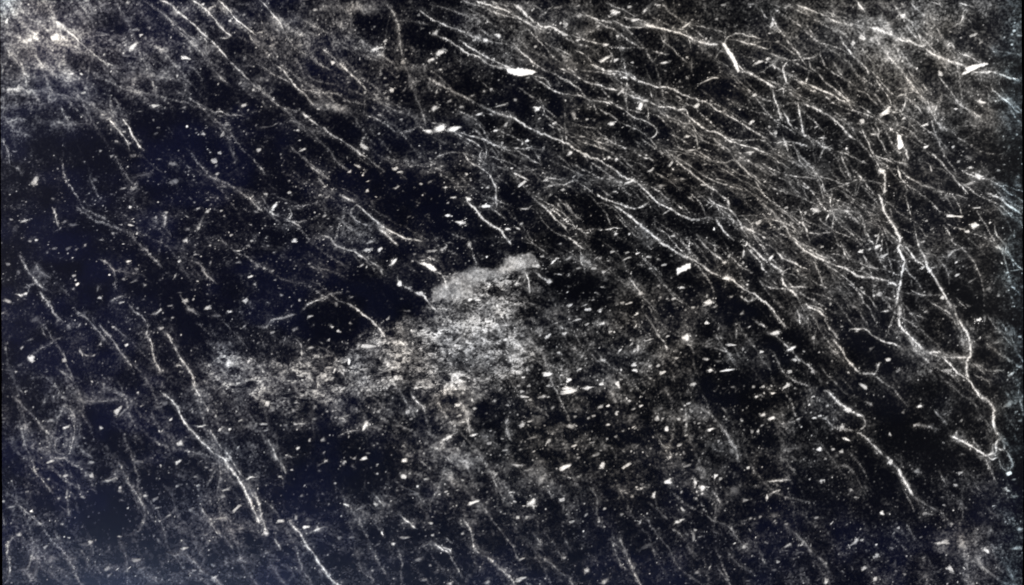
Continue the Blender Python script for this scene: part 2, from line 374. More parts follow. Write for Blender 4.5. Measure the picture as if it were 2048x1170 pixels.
F 1283,500,44,22,.97;1040,855,44,34,10,.85;1180,645,44,30,30,.85;1160,660,40,10,30,.7;970,622,34,16,30,.8;930,622,16,10,.6;772,590,36,24,-20,.75;745,717,30,12,30,.92;455,688,36,14,5,.88;525,690,24,8,.6;395,748,30,8,.75;267,768,18,8,.7;540,772,30,10,.75;220,845,36,14,30,.88;318,830,28,14,.8;590,820,24,12,.7;683,383,44,10,20,.8;820,370,32,10,.8;755,350,28,8,.75;690,345,20,10;605,340,24,10;35,200,34,12,-5,.8;58,172,20,14,.6;625,232,20,14,.75;705,232,16,12,.7;965,247,28,12,.7;955,365,24,10;1410,537,20,14,.9;1020,555,34,14,20,.75;1085,675,22,18,.8;1040,690,20;350,662,30,10,30,.75;485,630,24,10;440,660,30,8;1165,768,22,16,30,.9;1425,790,24,8,50,.8;1498,940,24,14,.8;1385,925,14,24,.6;1190,1050,34,14,0,.95;1290,1052,90,10,10,.9;1320,900,50,10,.7;215,1075,60,20,15,.97;405,1045,40,8,.88;735,1020,26,14,.8;735,1052,34,12,.85;905,1065,40,14,15,.75;345,1108,24,20,.85;535,1135,28,16,.85;635,1140,36,24,-45,.92;340,1162,75,20,0,.97;460,1155,50,16,20,.88;1085,1135,40,20,.7;215,1145,26,14,.7;820,870,44,8,.7;935,845,20,12;925,910,30,14,-40,.75;755,920,38,16,80,.7;650,930,30,10,30,.75;550,990,34,22,.7;1165,985,26,20;985,980,22,14,.75;875,1025,26,12;830,1025,26,10;225,520,34,30,.8;145,425,50,26,-10,.88;1165,270,24,20,.35;1385,410,18,20,.75;1278,405,22,14,.75;1440,172,18;1480,165,40,22,20,.8;400,440,36,10;1210,208,8,8,.9;390,185,8,14,.8;1505,1150,20,18,.7;1450,1150,18,14;1170,605,16,20;1120,148,20,12;880,545,26,16,.6;910,420,36,12,.7;660,650,20,10;700,650,40,8,.6;840,635;890,615,22;580,395,20;530,380,20;550,460,26;460,400,30,20,.5;490,440,30,16,.6;180,370,24,10;340,380,40,12,.5;875,385,20;830,440;450,775,30,12,.7;510,780,24,14,.6;120,955,26,20,.7;20,960,50,24,.7;280,945,20;375,920,24;420,970,30,14,40,.6;1380,710,24;1345,775;1300,370;1315,610;20,400,60,40,.45;100,1145,24;40,1145,24,16,.6;570,1100,24;830,1100,18;655,1105,18
T 1536 390
V 5.4 .93 665,0 685,50 695,100 730,150 760,200 785,250 795,290
V 5 .88 795,290 780,320 800,360 818,395 805,450 795,500
V 5.5 .88 795,500 790,550 775,600 775,660
V 8.5 .92 785,670 792,730
V 5.2 .93 790,730 790,780 820,820 860,860 900,900 940,935
V 5 .5 830,830 860,890 880,930
V 5 .85 940,935 980,945 1030,940 1040,960
V 4 .7 950,940 1030,970 
V 4 .68 1040,965 1090,975 1150,975 1200,965
V 5 .8 1040,965 1080,1010 1120,1050 1160,1085 1200,1115 1240,1165 1275,1210 1310,1240
V 4 .6 1160,1080 1190,1060
V 5.5 .8 1210,1115 1190,1060 1195,1000 1215,950 1210,900 1200,850 1175,800 1150,760 1140,740
V 5.5 .8 900,310 940,370 955,420 975,460 1000,500 1030,550 1055,600 1080,640 1110,685
V 4 .5 870,200 890,260 905,320
V 3 .35 1110,685 1150,760
V 4 .6 825,305 860,350 895,400
V 4 .45 820,10 840,60 865,140
V 4 .62 490,800 540,805 590,810 640,850 690,880 750,895 800,915
V 3.5 .5 850,575 910,595 960,605 985,600
V 5 .5 0,70 50,130 100,190 130,240 150,270
V 5 .62 150,270 200,320 260,360 330,390 400,420 460,440 500,465 560,490 640,500 700,515 780,545
V 4 .45 130,240 200,300 280,350 350,385
V 3.5 .35 330,400 400,450 470,500 540,560 600,610
V 4 .4 380,80 450,90 510,100 560,130 580,170 580,220 600,250
V 3 .3 470,90 520,140 560,190
V 3 .25 580,130 650,120
V 3 .3 600,140 700,160 790,180
V 3 .4 310,130 330,170 380,195
V 3 .3 380,60 390,150 390,220 410,280 430,330
V 3 .45 150,140 210,180 250,230 330,230 390,220
V 3 .35 220,190 240,250 250,300
V 3 .4 440,290 460,350 490,400
V 3 .4 230,380 280,410 300,460 330,540
V 3.5 .45 40,330 100,380 150,405 200,430 250,450
V 4 .62 10,400 60,440 100,470
V 4.5 .62 80,480 90,520 120,560 160,590 190,625
V 5 .7 120,550 180,550 235,550
V 5 .78 210,650 260,680 310,700 345,730
V 3.5 .5 250,655 310,680 330,700
V 4 .5 345,730 360,780 390,820 430,870
V 5 .68 380,860 420,900 450,945 480,990 510,1030 550,1070
V 4 .5 350,900 400,940 440,945
V 5 .6 550,1070 600,1075 640,1070 660,1030 680,1000
V 4 .5 640,1090 640,1070
V 3.5 .5 150,650 180,710 190,790
V 4 .45 0,660 50,730 110,800
V 5 .5 0,820 60,860 130,920 180,980 240,1020 290,1065
V 4 .5 20,510 50,540
V 4 .5 670,695 740,690
V 4 .4 690,600 760,630
V 3 .4 1120,0 1200,20
V 5 .62 1300,-10 1400,30 1440,60 1520,120
V 3 .3 970,640 1050,680 1120,730
V 4 .5 1350,180 1370,240 1420,300 1420,350
V 4 .5 1350,300 1400,320 1420,345
V 5 .3 1080,380 1110,340 1180,320 1240,330
V 4 .25 920,340 1000,360 1080,380
V 3 .4 1130,620 1180,680
V 3.5 .4 1220,1000 1300,1070
V 3.5 .4 1230,1080 1310,1110 1330,1150
V 3.5 .35 1240,1010 1320,1050 1420,1060
V 3 .35 880,710 960,740
V 3.5 .35 260,580 330,600 400,630
V 3 .3 600,600 660,690
V 5 .3 300,1080 320,1150 
V 3 .35 0,150 60,160 130,180 200,240
V 3 .3 60,90 130,130 200,200
F 288,92,52,34,20,.8;110,75,20;225,105,18,16,.6;500,232,16,12,.6;605,272,18;555,340,30,18,.92;660,308,38,20,10,.85;695,365,50,12,35,.7;650,245,20,10;565,440,24,16,.6;630,435,50,14,-20,.45;20,375,50,20,35,.95;540,488,40,10,.8;1095,125,56,20,0,.97;1140,128,60,7,0,.75;1235,182,38,32,.88;1250,77,50,8,.65;1195,220,24,18,.8;1335,262,18;930,280,26,14,.75;1130,403,20,12,.8;1135,480,38,12,20,.7;990,437,30,8,.6;930,433,24,10,.8;1045,615,30,18,50,.88;670,592,36,22,.78;1265,748,30,12,.92;720,988,28,20,.75;620,920,30,16,.4;1078,1052,44,16,0,.78;140,922,42,18,25,.97;160,990,24,18,.85;38,828,50,20,.88;270,858,22,14,.75;375,655,14,20,.6;265,1060,20,20,.6;570,1145,60,16,-30,.7;110,1147,50,14,15,.75;1455,1075,44,14,25,.65;1510,850,30,12,.6;1370,885,60,16,.5;440,790;560,555,16;130,1060,24;780,1055,26,16,.5;1435,465,14,12,.85;1490,450,50,8,10,.55;1220,515,40,14,20,.5;1320,565,40,20,.4;520,672,50,14,-10,.45;945,700,24,10;640,575;640,545;215,938,14;325,310,20,8;610,325;950,155;1225,800,30,24,.4;1300,740,16,40,.4;1320,850,50,20,.35;1450,830,40,20,.35
T 0 780
V 5 .62 960,10 1020,50 1060,100 1090,160 1130,220 1180,270 1230,330 1290,385
V 4 .65 1150,215 1200,215 1245,208
V 4 .5 1150,-60 1180,0 1210,60 1245,105 1250,150
V 5 .5 1250,230 1280,280 1320,340 1370,390 1420,470 1460,520
V 6 .72 1290,385 1340,410 1370,450 1410,500 1440,550 1470,600 1500,660 1536,750 1560,800
V 4 .65 1460,540 1510,520 1540,520
V 7 .5 1480,560 1510,620 1540,660
V 5 .35 90,40 140,100 200,160 260,230 310,280
V 4.5 .45 130,240 150,330 190,400 210,480 240,530 290,580 320,620
V 4 .3 250,100 280,40
V 4 .4 380,90 430,130 450,190 440,280 420,360 400,400
V 4 .32 380,280 335,300 330,350 350,380 400,385
V 3 .35 395,300 400,330 370,360
V 4 .5 290,430 340,410 410,400
V 4 .28 490,190 480,280
V 5 .3 470,350 530,390 560,410
V 5 .35 710,430 740,500 770,560 820,620 850,680 870,750 850,820 810,860
V 5 .3 400,590 405,680 420,760
V 5 .6 610,542 690,538
V 4 .35 190,800 240,760 
V 4 .5 330,850 360,910
V 4 .42 120,865 80,880 50,920 40,980 50,1020 60,1070 50,1140
V 4 .4 20,740 30,830
V 4 .45 205,930 190,1000 170,1060 150,1100
V 4 .45 110,1080 150,1075
V 4 .35 1190,690 1250,770 1290,840 1350,890 1410,970
V 4 .4 1000,970 1060,990 1120,940
V 6 .4 1060,980 1150,1020 1210,1080 1260,1120 1320,1160 1360,1220
V 4 .5 1200,870 1230,870 1260,855
V 4 .35 1230,600 1270,520 1300,470
V 5 .4 900,1120 960,1160
V 5 .25 430,60 560,70 680,60 740,40
F 710,120,60,24,45,.88;740,130,70,8,30,.5;400,222,40,12,10,.8;300,430,50,12,25,.75;610,228,26,16,.7;393,515,28,18,20,.75;520,512,36,18,.6;550,515,26,24,.6;665,540,60,12,.65;545,913,28,22,.65;495,930,30,14,.4;353,650,22;495,640,22;1080,320,36,28,.78;1070,432,30,18,.82;1025,178,16,12,.75;1295,157,14,18,.75;1380,235,20,14,.8;1320,238,14,16,.75;1430,342,18;1420,710,60,18,40,.85;1065,576,20,12,.7;943,706,30,12;1145,720,28,14;1015,752,30,10;960,785,20;1355,598,50,12,.6;1320,770,60,14,.5;188,727,16,10,.85;75,700,50,8,.6;20,668,16,16,.7;645,1070,44,20,50,.55;655,1110,30,16,.5;275,940,30,12,40,.55;820,1020,50,20,.5;1165,1082,30,14,.6;850,1075,60,20,.4;1285,1125,24,10,.7;1110,950,40,10,.6;930,655,30;1185,575,16;550,435,30;375,45,20,10,.6;370,128,16,14,.6;360,150,16,12,.6;350,160;845,98,12;310,1020,40,40,.3;215,1090,30,60,.35;435,150,26,20,.5;115,868,36,18,20,.65;830,430,50,16,.35;720,605,20;800,600,24;870,635,24;1340,640,30,12,.4;1180,915,30,10,.4;1235,465,20;1265,480,26;130,230,20,14,.55;720,590;300,185,36,16,.4;990,80,40,20,.45;960,100,50,14,.4
T 512 780
V 5 .5 60,280 90,340 120,400 150,450 175,500
V 4 .7 150,450 178,495
V 3 .28 130,410 190,400 240,400
V 6 .6 -10,600 20,690 30,760 50,810 60,860
V 5.5 .62 190,790 230,830 270,870 300,930 340,980 370,1030 420,1090 460,1140 490,1170 540,1220
V 5 .45 100,880 140,940 150,970
V 5 .4 30,990 80,970
V 5 .4 270,990 310,970 
V 4 .28 180,1050 225,1100 180,1160
V 5 .68 930,20 960,60 1000,100 1015,140
V 7 .35 1015,140 1030,200 1045,250 1030,290
V 7 .8 1050,340 1110,360
V 6 .8 1100,320 1150,285 1190,265
V 4 .6 1190,265 1220,240
V 7 .4 1120,380 1170,420 1200,440
V 4 .58 1210,60 1250,110 1275,180 1280,260
V 4 .6 1200,195 1270,185
V 5 .5 1510,160 1500,210 1515,270 1536,310
V 4 .45 975,410 1020,450 1060,490
V 4 .35 900,590 960,620 1000,670 1030,690
V 5 .5 710,620 750,670 780,695
V 4.5 .78 860,750 900,785 970,830
V 5 .85 1060,905 1100,945 1165,980
V 4 .7 1110,940 1160,955 1168,980
V 3 .35 990,940 1060,910
V 5 .6 1130,880 1175,920
V 4 .45 1165,985 1190,1040 1220,1090 1240,1130
V 5 .45 1240,780 1280,830 1300,890 1310,950 1350,990
V 7 .52 1350,990 1410,1020 1450,1060 1500,1100 1536,1140 1560,1190
V 4 .48 490,280 550,250 620,238
V 4 .5 240,200 310,200
V 5 .55 170,150 220,130 270,95
V 6 .6 330,850 380,830 430,825
V 4 .5 1430,540 1450,600
V 4 .5 1120,320 1100,370
F 68,82,28,30,.88;655,215,60,26,75,.92;253,348,30,14,.92;320,303,16,14,.7;215,478,14;420,425,26,12,.6;590,410,22,16,.7;650,410,32,22,.88;530,432,26,26,.82;580,457,20;890,422,40,30,.88;885,518,34,26,.82;922,500,20;728,502,14,12,.75;968,578,16,12,.8;540,688,36,12,-25,.8;722,688,24,24,.75;300,823,36,16,.8;150,787,44,16,.75;757,858,20,7,-70,1;820,922,22,16,.78;975,1015,40,20,.5;1045,1052,16,14,.6;1165,1160,36,20,.8;1305,675,80,16,20,.92;1400,320,30,14,.6;1305,270,32,12,.92;1215,90,30,20,.85;1215,155,40,10,.75;910,130,26;735,130,24;930,175,20;1050,800,20,20;1310,110,22,10,.8;1435,65,20;1495,362,30,10,.6;1215,360,30,24,.6;145,520,20;275,635,20,14,.6;505,170,24;900,885,60,12,10,.6;240,765,20,30,.6;1240,860,20;1385,1155,40;885,335,16;1020,535,30,12;1190,215,20;1180,190,20;1160,285,40,16,20,.8;240,75,24,12;480,165,20;520,170,20;1010,1140,30,14,.45;1060,870;620,710,40,12,.5;60,860,30,30,.7;1180,560,40,14,.5;570,885,50,14,.5;505,885,24;1140,610;1240,540;1490,650,14;240,205,24;45,205,40,10,.6;60,242,50,8,.5;400,300,24,20,.5;1100,625;1160,530,40,30,.3
T 1024 780
V 6 .42 1110,100 1170,130 1220,170 1270,240 1320,310 1350,390 1355,440
V 5 .38 1040,100 1050,180 1040,270
V 4 .3 860,250 910,330 970,350
V 5 .28 1100,370 1140,470 1180,560
V 4 .4 210,580 240,650
V 4 .5 315,680 305,730
V 4 .28 460,570 510,650 510,740 550,820
V 6 .44 640,880 670,950 700,1020 730,1090 765,1170 785,1230
V 4 .42 170,1000 230,1040 290,1090 320,1120
V 4 .4 140,870 180,930
V 4 .3 320,890 340,950
V 4 .25 250,910 310,1030
V 4 .25 860,650 880,720 940,780
V 4 .25 960,820 1040,890
V 4.5 .6 1175,755 1225,790
V 4 .38 1225,790 1300,820 1350,880 1400,950
V 4 .3 1200,840 1260,870
V 4 .3 1290,980 1350,1040 1450,1100
V 4 .3 1220,1040 1270,1110 1310,1170
V 5 .35 1440,900 1500,1000 1530,1060
V 4 .4 1420,565 1500,580
V 6 .28 1190,590 1270,700
V 6 .48 300,515 380,525 420,500
V 6 .6 650,610 700,600
V 5 .9 740,598 800,580
V 5 .9 960,800 1035,778
V 6 .28 300,230 305,310
F 318,462,88,24,25,.97;118,678,52,40,.88;935,550,48,22,15,.92;1097,550,42,24,85,.92;1143,590,36,36,.97;1190,237,44,20,30,.92;950,403,26,20,.88;928,230,22,26,.78;578,208,32,12,.78;350,218,50,20,10,.6;372,334,38,12,5,.78;480,315,40,12,10,.6;685,455,60,12,20,.82;543,450,28,34,.75;850,630,20,34,.82;300,658,34,20,.82;35,765,18,14,.8;555,712,16,12,.75;1022,716,26,14,-40,.78;1090,880,50,18,80,.65;1100,840,20,14,.6;1130,880,30,10,.4;1395,942,34,24,.6;1223,515,22,16,.8;1252,532,22,20,.7;1415,468,16,14,.7;60,1013,40,10,.6;448,1082,36,24,.78;50,1135,70,22,20,.65;560,1145,50,28,50,.6;1110,1095,40,16,.65;625,143,20,18,.75;575,95,26,12,30,.82;530,102,30,20,.78;705,65,26,12,.72;775,95,26,12,20,.82;60,210,36,20,20,.65;125,285,56,12,5,.6;105,188,30,12;380,160,20;870,165,20,26,.75;905,170,20;1000,175,24,20,.7;1035,180,20;1005,330,30,14,.78;1045,272,24,10;1240,305,16;1467,40,24,12,.97;1505,150,30,14,.82;1440,250,16,20;1477,245,14,22,.85;1500,212,24,10;340,10,90,24,10,.95;185,40,50,20,10,.78;75,40,70,10,10,.82;110,58,24;60,8,24;25,450,60,20,-15,.8;100,480,60,20,.6;175,545,40,50,.5;240,550,24,50,.35;1400,660,30,16,.5;1530,640,14,24,.8;360,790,36,14,.6;830,350,18;400,405,20;500,390,50,12,.5;1050,455,50,14,.5;1060,80,30,14;1075,125,24,24;1120,200,20;1320,370,40,40,.35;620,280;600,350;570,293,12,12,.8;490,155,24,10;460,168,20;220,305,26;90,765;1105,650,20,14,.5;800,940,80,20,.3;520,790,16;555,820,16;445,748;660,745,20,14,.5;720,640,24;315,1005,20,16,.5;330,745,20;1335,600,60,40,.3;740,230;1430,770;1490,760,20,12,.6;1380,185;245,105,20;240,265;1285,175,16;1385,120,10
T 1536 780
V 6 .75 340,0 380,35 410,70 450,95 490,120
V 6 .82 490,125 540,145 575,160
V 4 .5 575,160 585,200 560,235
V 5 .4 380,140 430,190 
V 5 .5 340,170 390,220 450,235 520,250
V 5 .6 520,250 570,275 620,320 660,360 690,390
V 6 .78 700,395 735,430
V 4 .5 740,440 775,475
V 7 .95 775,470 800,520 840,580 870,635
V 6 .28 870,635 920,670 980,700 1040,740 1090,790
V 5 .6 0,550 60,540 140,535
V 5 .7 0,630 60,600
V 4 .5 80,205 150,190 210,165
V 5 .5 580,65 630,100
V 5 .55 990,115 1030,160 1070,200
V 3 .35 1040,155 1110,115
V 5 .88 1095,275 1150,300 1200,330 1260,365 1310,395 1340,415 1370,400
V 5 .75 1128,270 1130,250 1145,240
V 5 .5 1235,0 1270,30
V 5.5 .6 1270,30 1330,70 1355,120 1350,190 1360,240 1390,280
V 3 .75 1355,110 1350,190 1360,240
V 5 .85 1390,290 1370,320 1365,370 1340,385 1300,380
V 4.5 .7 1365,350 1420,365
V 4 .6 1345,330 1350,380
V 4 .5 1400,280 1420,350 1450,400 1465,450 1450,490
V 4 .58 1380,410 1400,460 1440,495
V 5 .4 880,210 960,220 1030,235
V 4 .35 1030,490 1060,550 1080,580
V 4 .38 1220,530 1250,580 1280,610
V 5 .35 430,455 490,470 530,520
V 4 .18 530,520 600,650
V 7 .3 100,810 150,850 210,910 270,980 330,1030 380,1110
V 3 .3 820,790 870,880
V 4 .35 930,740 1000,745
V 7 .35 1230,990 1290,1060 1350,1110
V 5 .3 1440,1060 1480,1160
V 5 .4 945,1100 960,1160
V 3 .18 800,370 800,450
V 5 .5 1450,650 1510,635
F 30,20,26,14,.82;910,97,22,22,.88;305,357,30,22,.97;440,370,24,16,.82;730,262,12,16,.7;735,430,24,36,.88;445,222,36,22,.78;565,230,20,10,.6;475,298,34,10,-30,.85;320,545,24,16,.78;890,488,36,24,.6;1155,497,34,12,20,.68;1127,570,20,18,.6;1443,500,34,22,.97;1440,605,22,16,.75;1510,185,20,12;1490,130,18,10;520,915,60,20,20,.72;560,900,20;113,935,44,14,.78;1045,915,80,20,20,.72;1310,965,40,22,-50,.97;1490,950,60,20,10,.6;1095,1075,40,22,-60,.88;1105,1095,36,10,-10,.6;575,1070,40,20,45,.72;653,993,26,24,.65;643,1135,24,26,.78;820,1108,16,14;347,1150,20,34,.72;683,740,20,16,.88;1055,690,16,12;1100,800,20,16,.6;343,1040,20;885,210,30,18,.6;270,40,24,8,.75;250,535,12,10;65,602,22,12;60,1030,20;480,120,36,26,.92;355,95,20,14;20,170,50,18,30,.85;90,200,20;290,765,30,12,.5;1510,835,24,20,.6;1240,860,40,20,.35;1260,1000,50,24,.4;810,135,16,12,.6;1165,385;960,222,18,12;500,600;523,643;390,355;40,750,60,24,.35;110,805,24,14,.5;1350,110,16,20,.6;1435,90,60,30,.4;1160,880,40,14,.4;945,740,24,12;965,745;780,828;200,930;190,975,50,12,.35;35,1080,30,14,.4;310,155,20;340,170,30,16;740,950,24,16,.4;760,1040,20,40,.3;1160,183,10,16,.6
"""

DARKS = [
 (.85, 9, [(680,560),(720,545),(780,555),(840,590),(868,620),(800,640),(740,655),(700,640),(690,600)]),
 (.8, 9, [(600,630),(660,600),(700,620),(745,665),(700,690),(640,700),(600,670),(560,650)]),
 (.8, 8, [(700,330),(820,340),(900,380),(930,450),(860,480),(790,440),(720,390)]),
 (.8, 10, [(250,230),(330,215),(420,240),(450,290),(380,300),(290,290),(250,260)]),
 (.75, 12, [(60,270),(200,260),(240,300),(200,330),(100,320),(50,300)]),
 (.85, 7, [(560,175),(600,200),(640,235),(700,230),(725,250),(720,290),(680,290),(620,240),(560,200)]),
 (.85, 7, [(1000,370),(1040,360),(1065,390),(1055,420),(1010,415)]),
 (.85, 8, [(1080,540),(1120,530),(1200,560),(1230,600),(1190,620),(1120,600)]),
 (.8, 7, [(1280,420),(1350,430),(1430,450),(1500,480),(1480,500),(1400,470),(1320,450)]),
 (.8, 8, [(1420,560),(1500,590),(1600,660),(1680,740),(1600,730),(1500,650),(1420,610)]),
 (.8, 8, [(1700,650),(1780,680),(1830,720),(1800,740),(1750,740),(1700,700)]),
 (.8, 10, [(1640,770),(1720,790),(1800,800),(1880,880),(1960,910),(1900,930),(1800,880),(1700,820)]),
 (.8, 9, [(1400,720),(1500,740),(1560,800),(1500,830),(1400,790)]),
 (.7, 12, [(180,800),(230,800),(260,850),(250,900),(200,900),(175,850)]),
 (.7, 12, [(170,980),(240,990),(280,1030),(270,1070),(190,1080),(150,1040)]),
 (.75, 12, [(560,860),(680,850),(760,880),(800,930),(720,980),(620,980),(570,920)]),
 (.8, 8, [(260,560),(380,560),(440,640),(400,700),(330,650),(270,600)]),
 (.8, 8, [(90,470),(160,460),(220,520),(240,590),(180,600),(120,560)]),
 (.8, 8, [(1850,560),(1930,560),(2000,600),(2010,640),(1950,640),(1880,600)]),
 (.8, 7, [(960,800),(1010,800),(1010,850),(960,860)]),
 (.8, 9, [(850,40),(900,60),(930,110),(880,110),(800,70),(730,60),(740,40)]),
]
CLOUDS = [
 (.315, 8, .34, 8, [(405,745),(440,705),(480,700),(520,722),(570,722),(620,708),(680,722),(720,682),(760,662),(820,640),(880,612),(925,594),(980,566),(1040,552),(1052,590),(1044,630),(1030,680),(1060,715),(1030,765),(960,785),(900,790),(850,785),(800,770),(720,788),(650,798),(560,812),(500,795),(440,782)]),
 (.41, 3.6, .13, 5, [(862,610),(868,590),(890,572),(905,552),(940,539),(985,531),(1040,512),(1072,520),(1066,541),(1020,545),(985,552),(960,572),(935,596),(900,610)]),
]
CLOUD_LABELS = ['mottled grey cloudy patch across the middle of the slab', 'smooth grey cap of the cloudy patch at its upper right']
POLY_LABELS = ['largest white flake, pointed at its right end', 'white rectangular flake with square corners', 'thick bright bar where an upper vein bends downward', 'tall ragged white flake', 'bluish white forked flake near the right edge', 'slanting white flake beside the grey patch']
BLOBS = [
 (20,12,60,30,0,.12),(140,45,60,30,20,.14),(275,152,22,14,0,.25),(322,155,16,10,0,.3),(555,52,24,18,-40,.3),(590,40,30,16,0,.2),
 (735,10,30,16,0,.35),(660,15,50,14,0,.22),(665,215,34,9,-8,.34),(520,155,16,9,0,.2),(940,240,14,10,0,.2),(845,350,12,9,0,.22),
 (75,545,18,12,-50,.2),(770,460,26,8,-38,.22),(1145,45,26,16,0,.2),(1180,60,30,10,20,.2),(1290,50,20,6,0,.3),
 (800,60,16,40,0,.08),(930,925,30,18,-20,.2),(950,938,26,14,0,.14),(1080,955,24,20,0,.26),(895,960,20,14,0,.2),(780,1010,30,10,-30,.12),
 (725,1035,20,14,0,.15),(460,745,40,26,0,.08),(640,735,50,30,0,.06),(180,795,70,10,0,.14),(95,850,18,18,0,.14),
 (1380,820,28,10,-40,.12),(1395,815,20,14,0,.14),(1440,900,18,14,0,.16),(1335,895,14,6,0,.2),(1090,650,26,14,0,.05),
 (1780,85,60,20,-20,.06),(1960,190,80,60,0,.07),(1990,240,40,24,0,.08),(1970,240,30,18,0,.06),(1750,60,70,18,-25,.07),
 (1885,225,50,30,0,.04),(1950,345,22,16,0,.15),(1820,715,30,10,-15,.12),(1840,700,20,8,0,.12),(1550,490,40,14,-35,.07),
 (1700,450,60,20,-40,.07),(1600,380,70,24,-38,.07),(1480,320,60,20,-36,.06),(1330,230,60,16,-28,.06),(1130,130,40,26,-30,.08),
 (1960,1110,60,26,-20,.12),(1900,1090,40,20,0,.08),(460,1050,60,20,0,.07),(100,1130,60,30,0,.07),(560,1060,20,12,0,.12),(1110,1090,70,30,0,.05),
 (490,990,16,24,-40,.12),(1460,1000,40,16,0,.08),(1470,980,16,10,0,.2),(2020,800,24,20,0,.14),(2000,690,34,14,0,.12),(1995,500,40,12,0,.1),
 (1180,540,34,16,-40,.12),(1150,525,50,10,0,.1),(1290,470,40,10,-38,.14),(1005,690,50,40,0,.1),(1040,540,24,10,0,.25),(940,660,60,14,-10,.08),
 (40,50,90,60,0,.06)  # wide blob, part of the painted top-left glow
]
# ------------------------------------------------------------------ traced veins and flecks
veins, flecks, polys = [], [], []
ox = oy = 0
for line in DATA.strip().splitlines():
    line = line.strip()
    if not line: continue
    k, rest = line[0], line[1:].strip()
    if k == 'T':
        ox, oy = map(float, rest.split())
    elif k == 'V':
        t = rest.split()
        pts = [(ox + float(a.split(',')[0]) / 3, oy + float(a.split(',')[1]) / 3) for a in t[2:]]
        veins.append([float(t[0]), float(t[1]), pts])
    elif k == 'F':
        for e in rest.split(';'):
            v = [float(a) for a in e.split(',')]
            x, y = ox + v[0] / 3, oy + v[1] / 3
            L, Wd, A, B = 18, 11, 15, .6
            if len(v) == 3: L, Wd = v[2], v[2] * .65
            if len(v) >= 4: L, Wd = v[2], v[3]
            if len(v) == 5: B = v[4]
            if len(v) == 6: A, B = v[4], v[5]
            if Wd > L: L, Wd, A = Wd, L, 80
            flecks.append([x, y, max(L / 3, 3), max(Wd / 3, 2.4), A, B])
    elif k == 'P':
        t = rest.split()
        polys.append([float(t[0]), [tuple(map(float, a.split(','))) for a in t[1:]]])

# ------------------------------------------------------------------ the mineral field of the polished face, painted sheen included
S = 1.3                                       # field spacing in mm
X0, Y0, X1, Y1 = -6.0, -166.0, 2058.0, 1336.0
NX, NY = int((X1 - X0) / S) + 1, int((Y1 - Y0) / S) + 1
gx = X0 + np.arange(NX) * S; gy = Y0 + np.arange(NY) * S
GX, GY = np.meshgrid(gx, gy)

def lattice(seed, n=256):
    return np.random.default_rng(seed).random((n, n)).astype(np.float32)
def vnoise(x, y, seed):                       # smooth value noise at any coordinates
    t = lattice(seed); n = t.shape[0]
    xi = np.floor(x).astype(int); yi = np.floor(y).astype(int)
    fx = x - xi; fy = y - yi
    fx = fx * fx * (3 - 2 * fx); fy = fy * fy * (3 - 2 * fy)
    a = t[yi % n, xi % n]; b = t[yi % n, (xi + 1) % n]; c = t[(yi + 1) % n, xi % n]; d = t[(yi + 1) % n, (xi + 1) % n]
    return (a * (1 - fx) + b * fx) * (1 - fy) + (c * (1 - fx) + d * fx) * fy
def fbm(x, y, seed, octs=4, gain=.55):
    s = 0; a = 1; n = 0
    for o in range(octs):
        s = s + a * vnoise(x * 2 ** o + 17.3 * o, y * 2 ** o + 9.1 * o, seed + o); n += a; a *= gain
    return s / n
def sstep(a, b, x):
    t = np.clip((x - a) / (b - a), 0, 1); return t * t * (3 - 2 * t)
def flow(x, y):                               # direction of the veining, degrees downward to the right
    a = 40 + 18 * sstep(350, 850, y) - 12 * np.exp(-((x - 1150) / 420.) ** 2 - ((y - 200) / 260.) ** 2)
    a = a + 6 * np.exp(-((x - 1780) / 260.) ** 2 - ((y - 120) / 200.) ** 2) + 6 * sstep(600, 100, x)
    return a

def grid(txt):
    return np.array([[float(v) for v in r.split()] for r in txt.strip().splitlines()])
def upsample(m, x, y):                        # 16 x 9 cells over the photograph, smooth
    h, wd = m.shape
    u = np.clip(x / 128. - .5, 0, wd - 1.001); v = np.clip(y / 130. - .5, 0, h - 1.001)
    ui = u.astype(int); vi = v.astype(int); fu = u - ui; fv = v - vi
    fu = fu * fu * (3 - 2 * fu); fv = fv * fv * (3 - 2 * fv)
    return (m[vi, ui] * (1 - fu) + m[vi, ui + 1] * fu) * (1 - fv) + (m[vi + 1, ui] * (1 - fu) + m[vi + 1, ui + 1] * fu) * fv
VEIL_GLOW = grid("""
7.8 4.8 2.7 2.7 3.1 2.8 2.0 2.6 2.8 2.4 2.0 2.5 3.4 5.5 5.5 4.2
4.4 2.7 2.1 0.8 1.1 1.6 1.3 0.7 1.2 1.6 1.5 1.5 1.8 3.3 4.1 3.4
1.3 0.7 0.6 0.8 0.6 0.8 1.3 1.1 1.5 1.5 1.5 1.9 1.9 1.6 2.4 2.4
0.8 0.9 0.9 1.1 1.1 1.9 0.8 0.5 0.9 0.8 1.4 1.5 1.9 1.5 2.0 2.4
1.1 0.9 1.4 1.0 0.7 0.5 1.3 2.5 2.0 2.0 0.8 0.8 1.4 1.2 1.8 1.8
1.8 2.0 1.4 2.5 2.0 3.0 4.0 3.5 2.9 2.6 2.0 1.2 1.3 1.4 2.0 2.0
2.3 2.3 1.8 2.2 2.4 2.0 2.1 1.8 1.3 1.1 1.4 0.9 1.8 1.3 1.2 1.8
2.2 1.8 1.8 2.2 1.2 1.3 1.8 2.1 1.7 1.4 1.1 1.4 1.4 1.2 1.3 1.6
2.4 2.1 2.2 2.4 2.0 1.8 1.4 1.6 1.6 1.5 1.3 1.4 1.8 1.8 2.2 2.8
""")
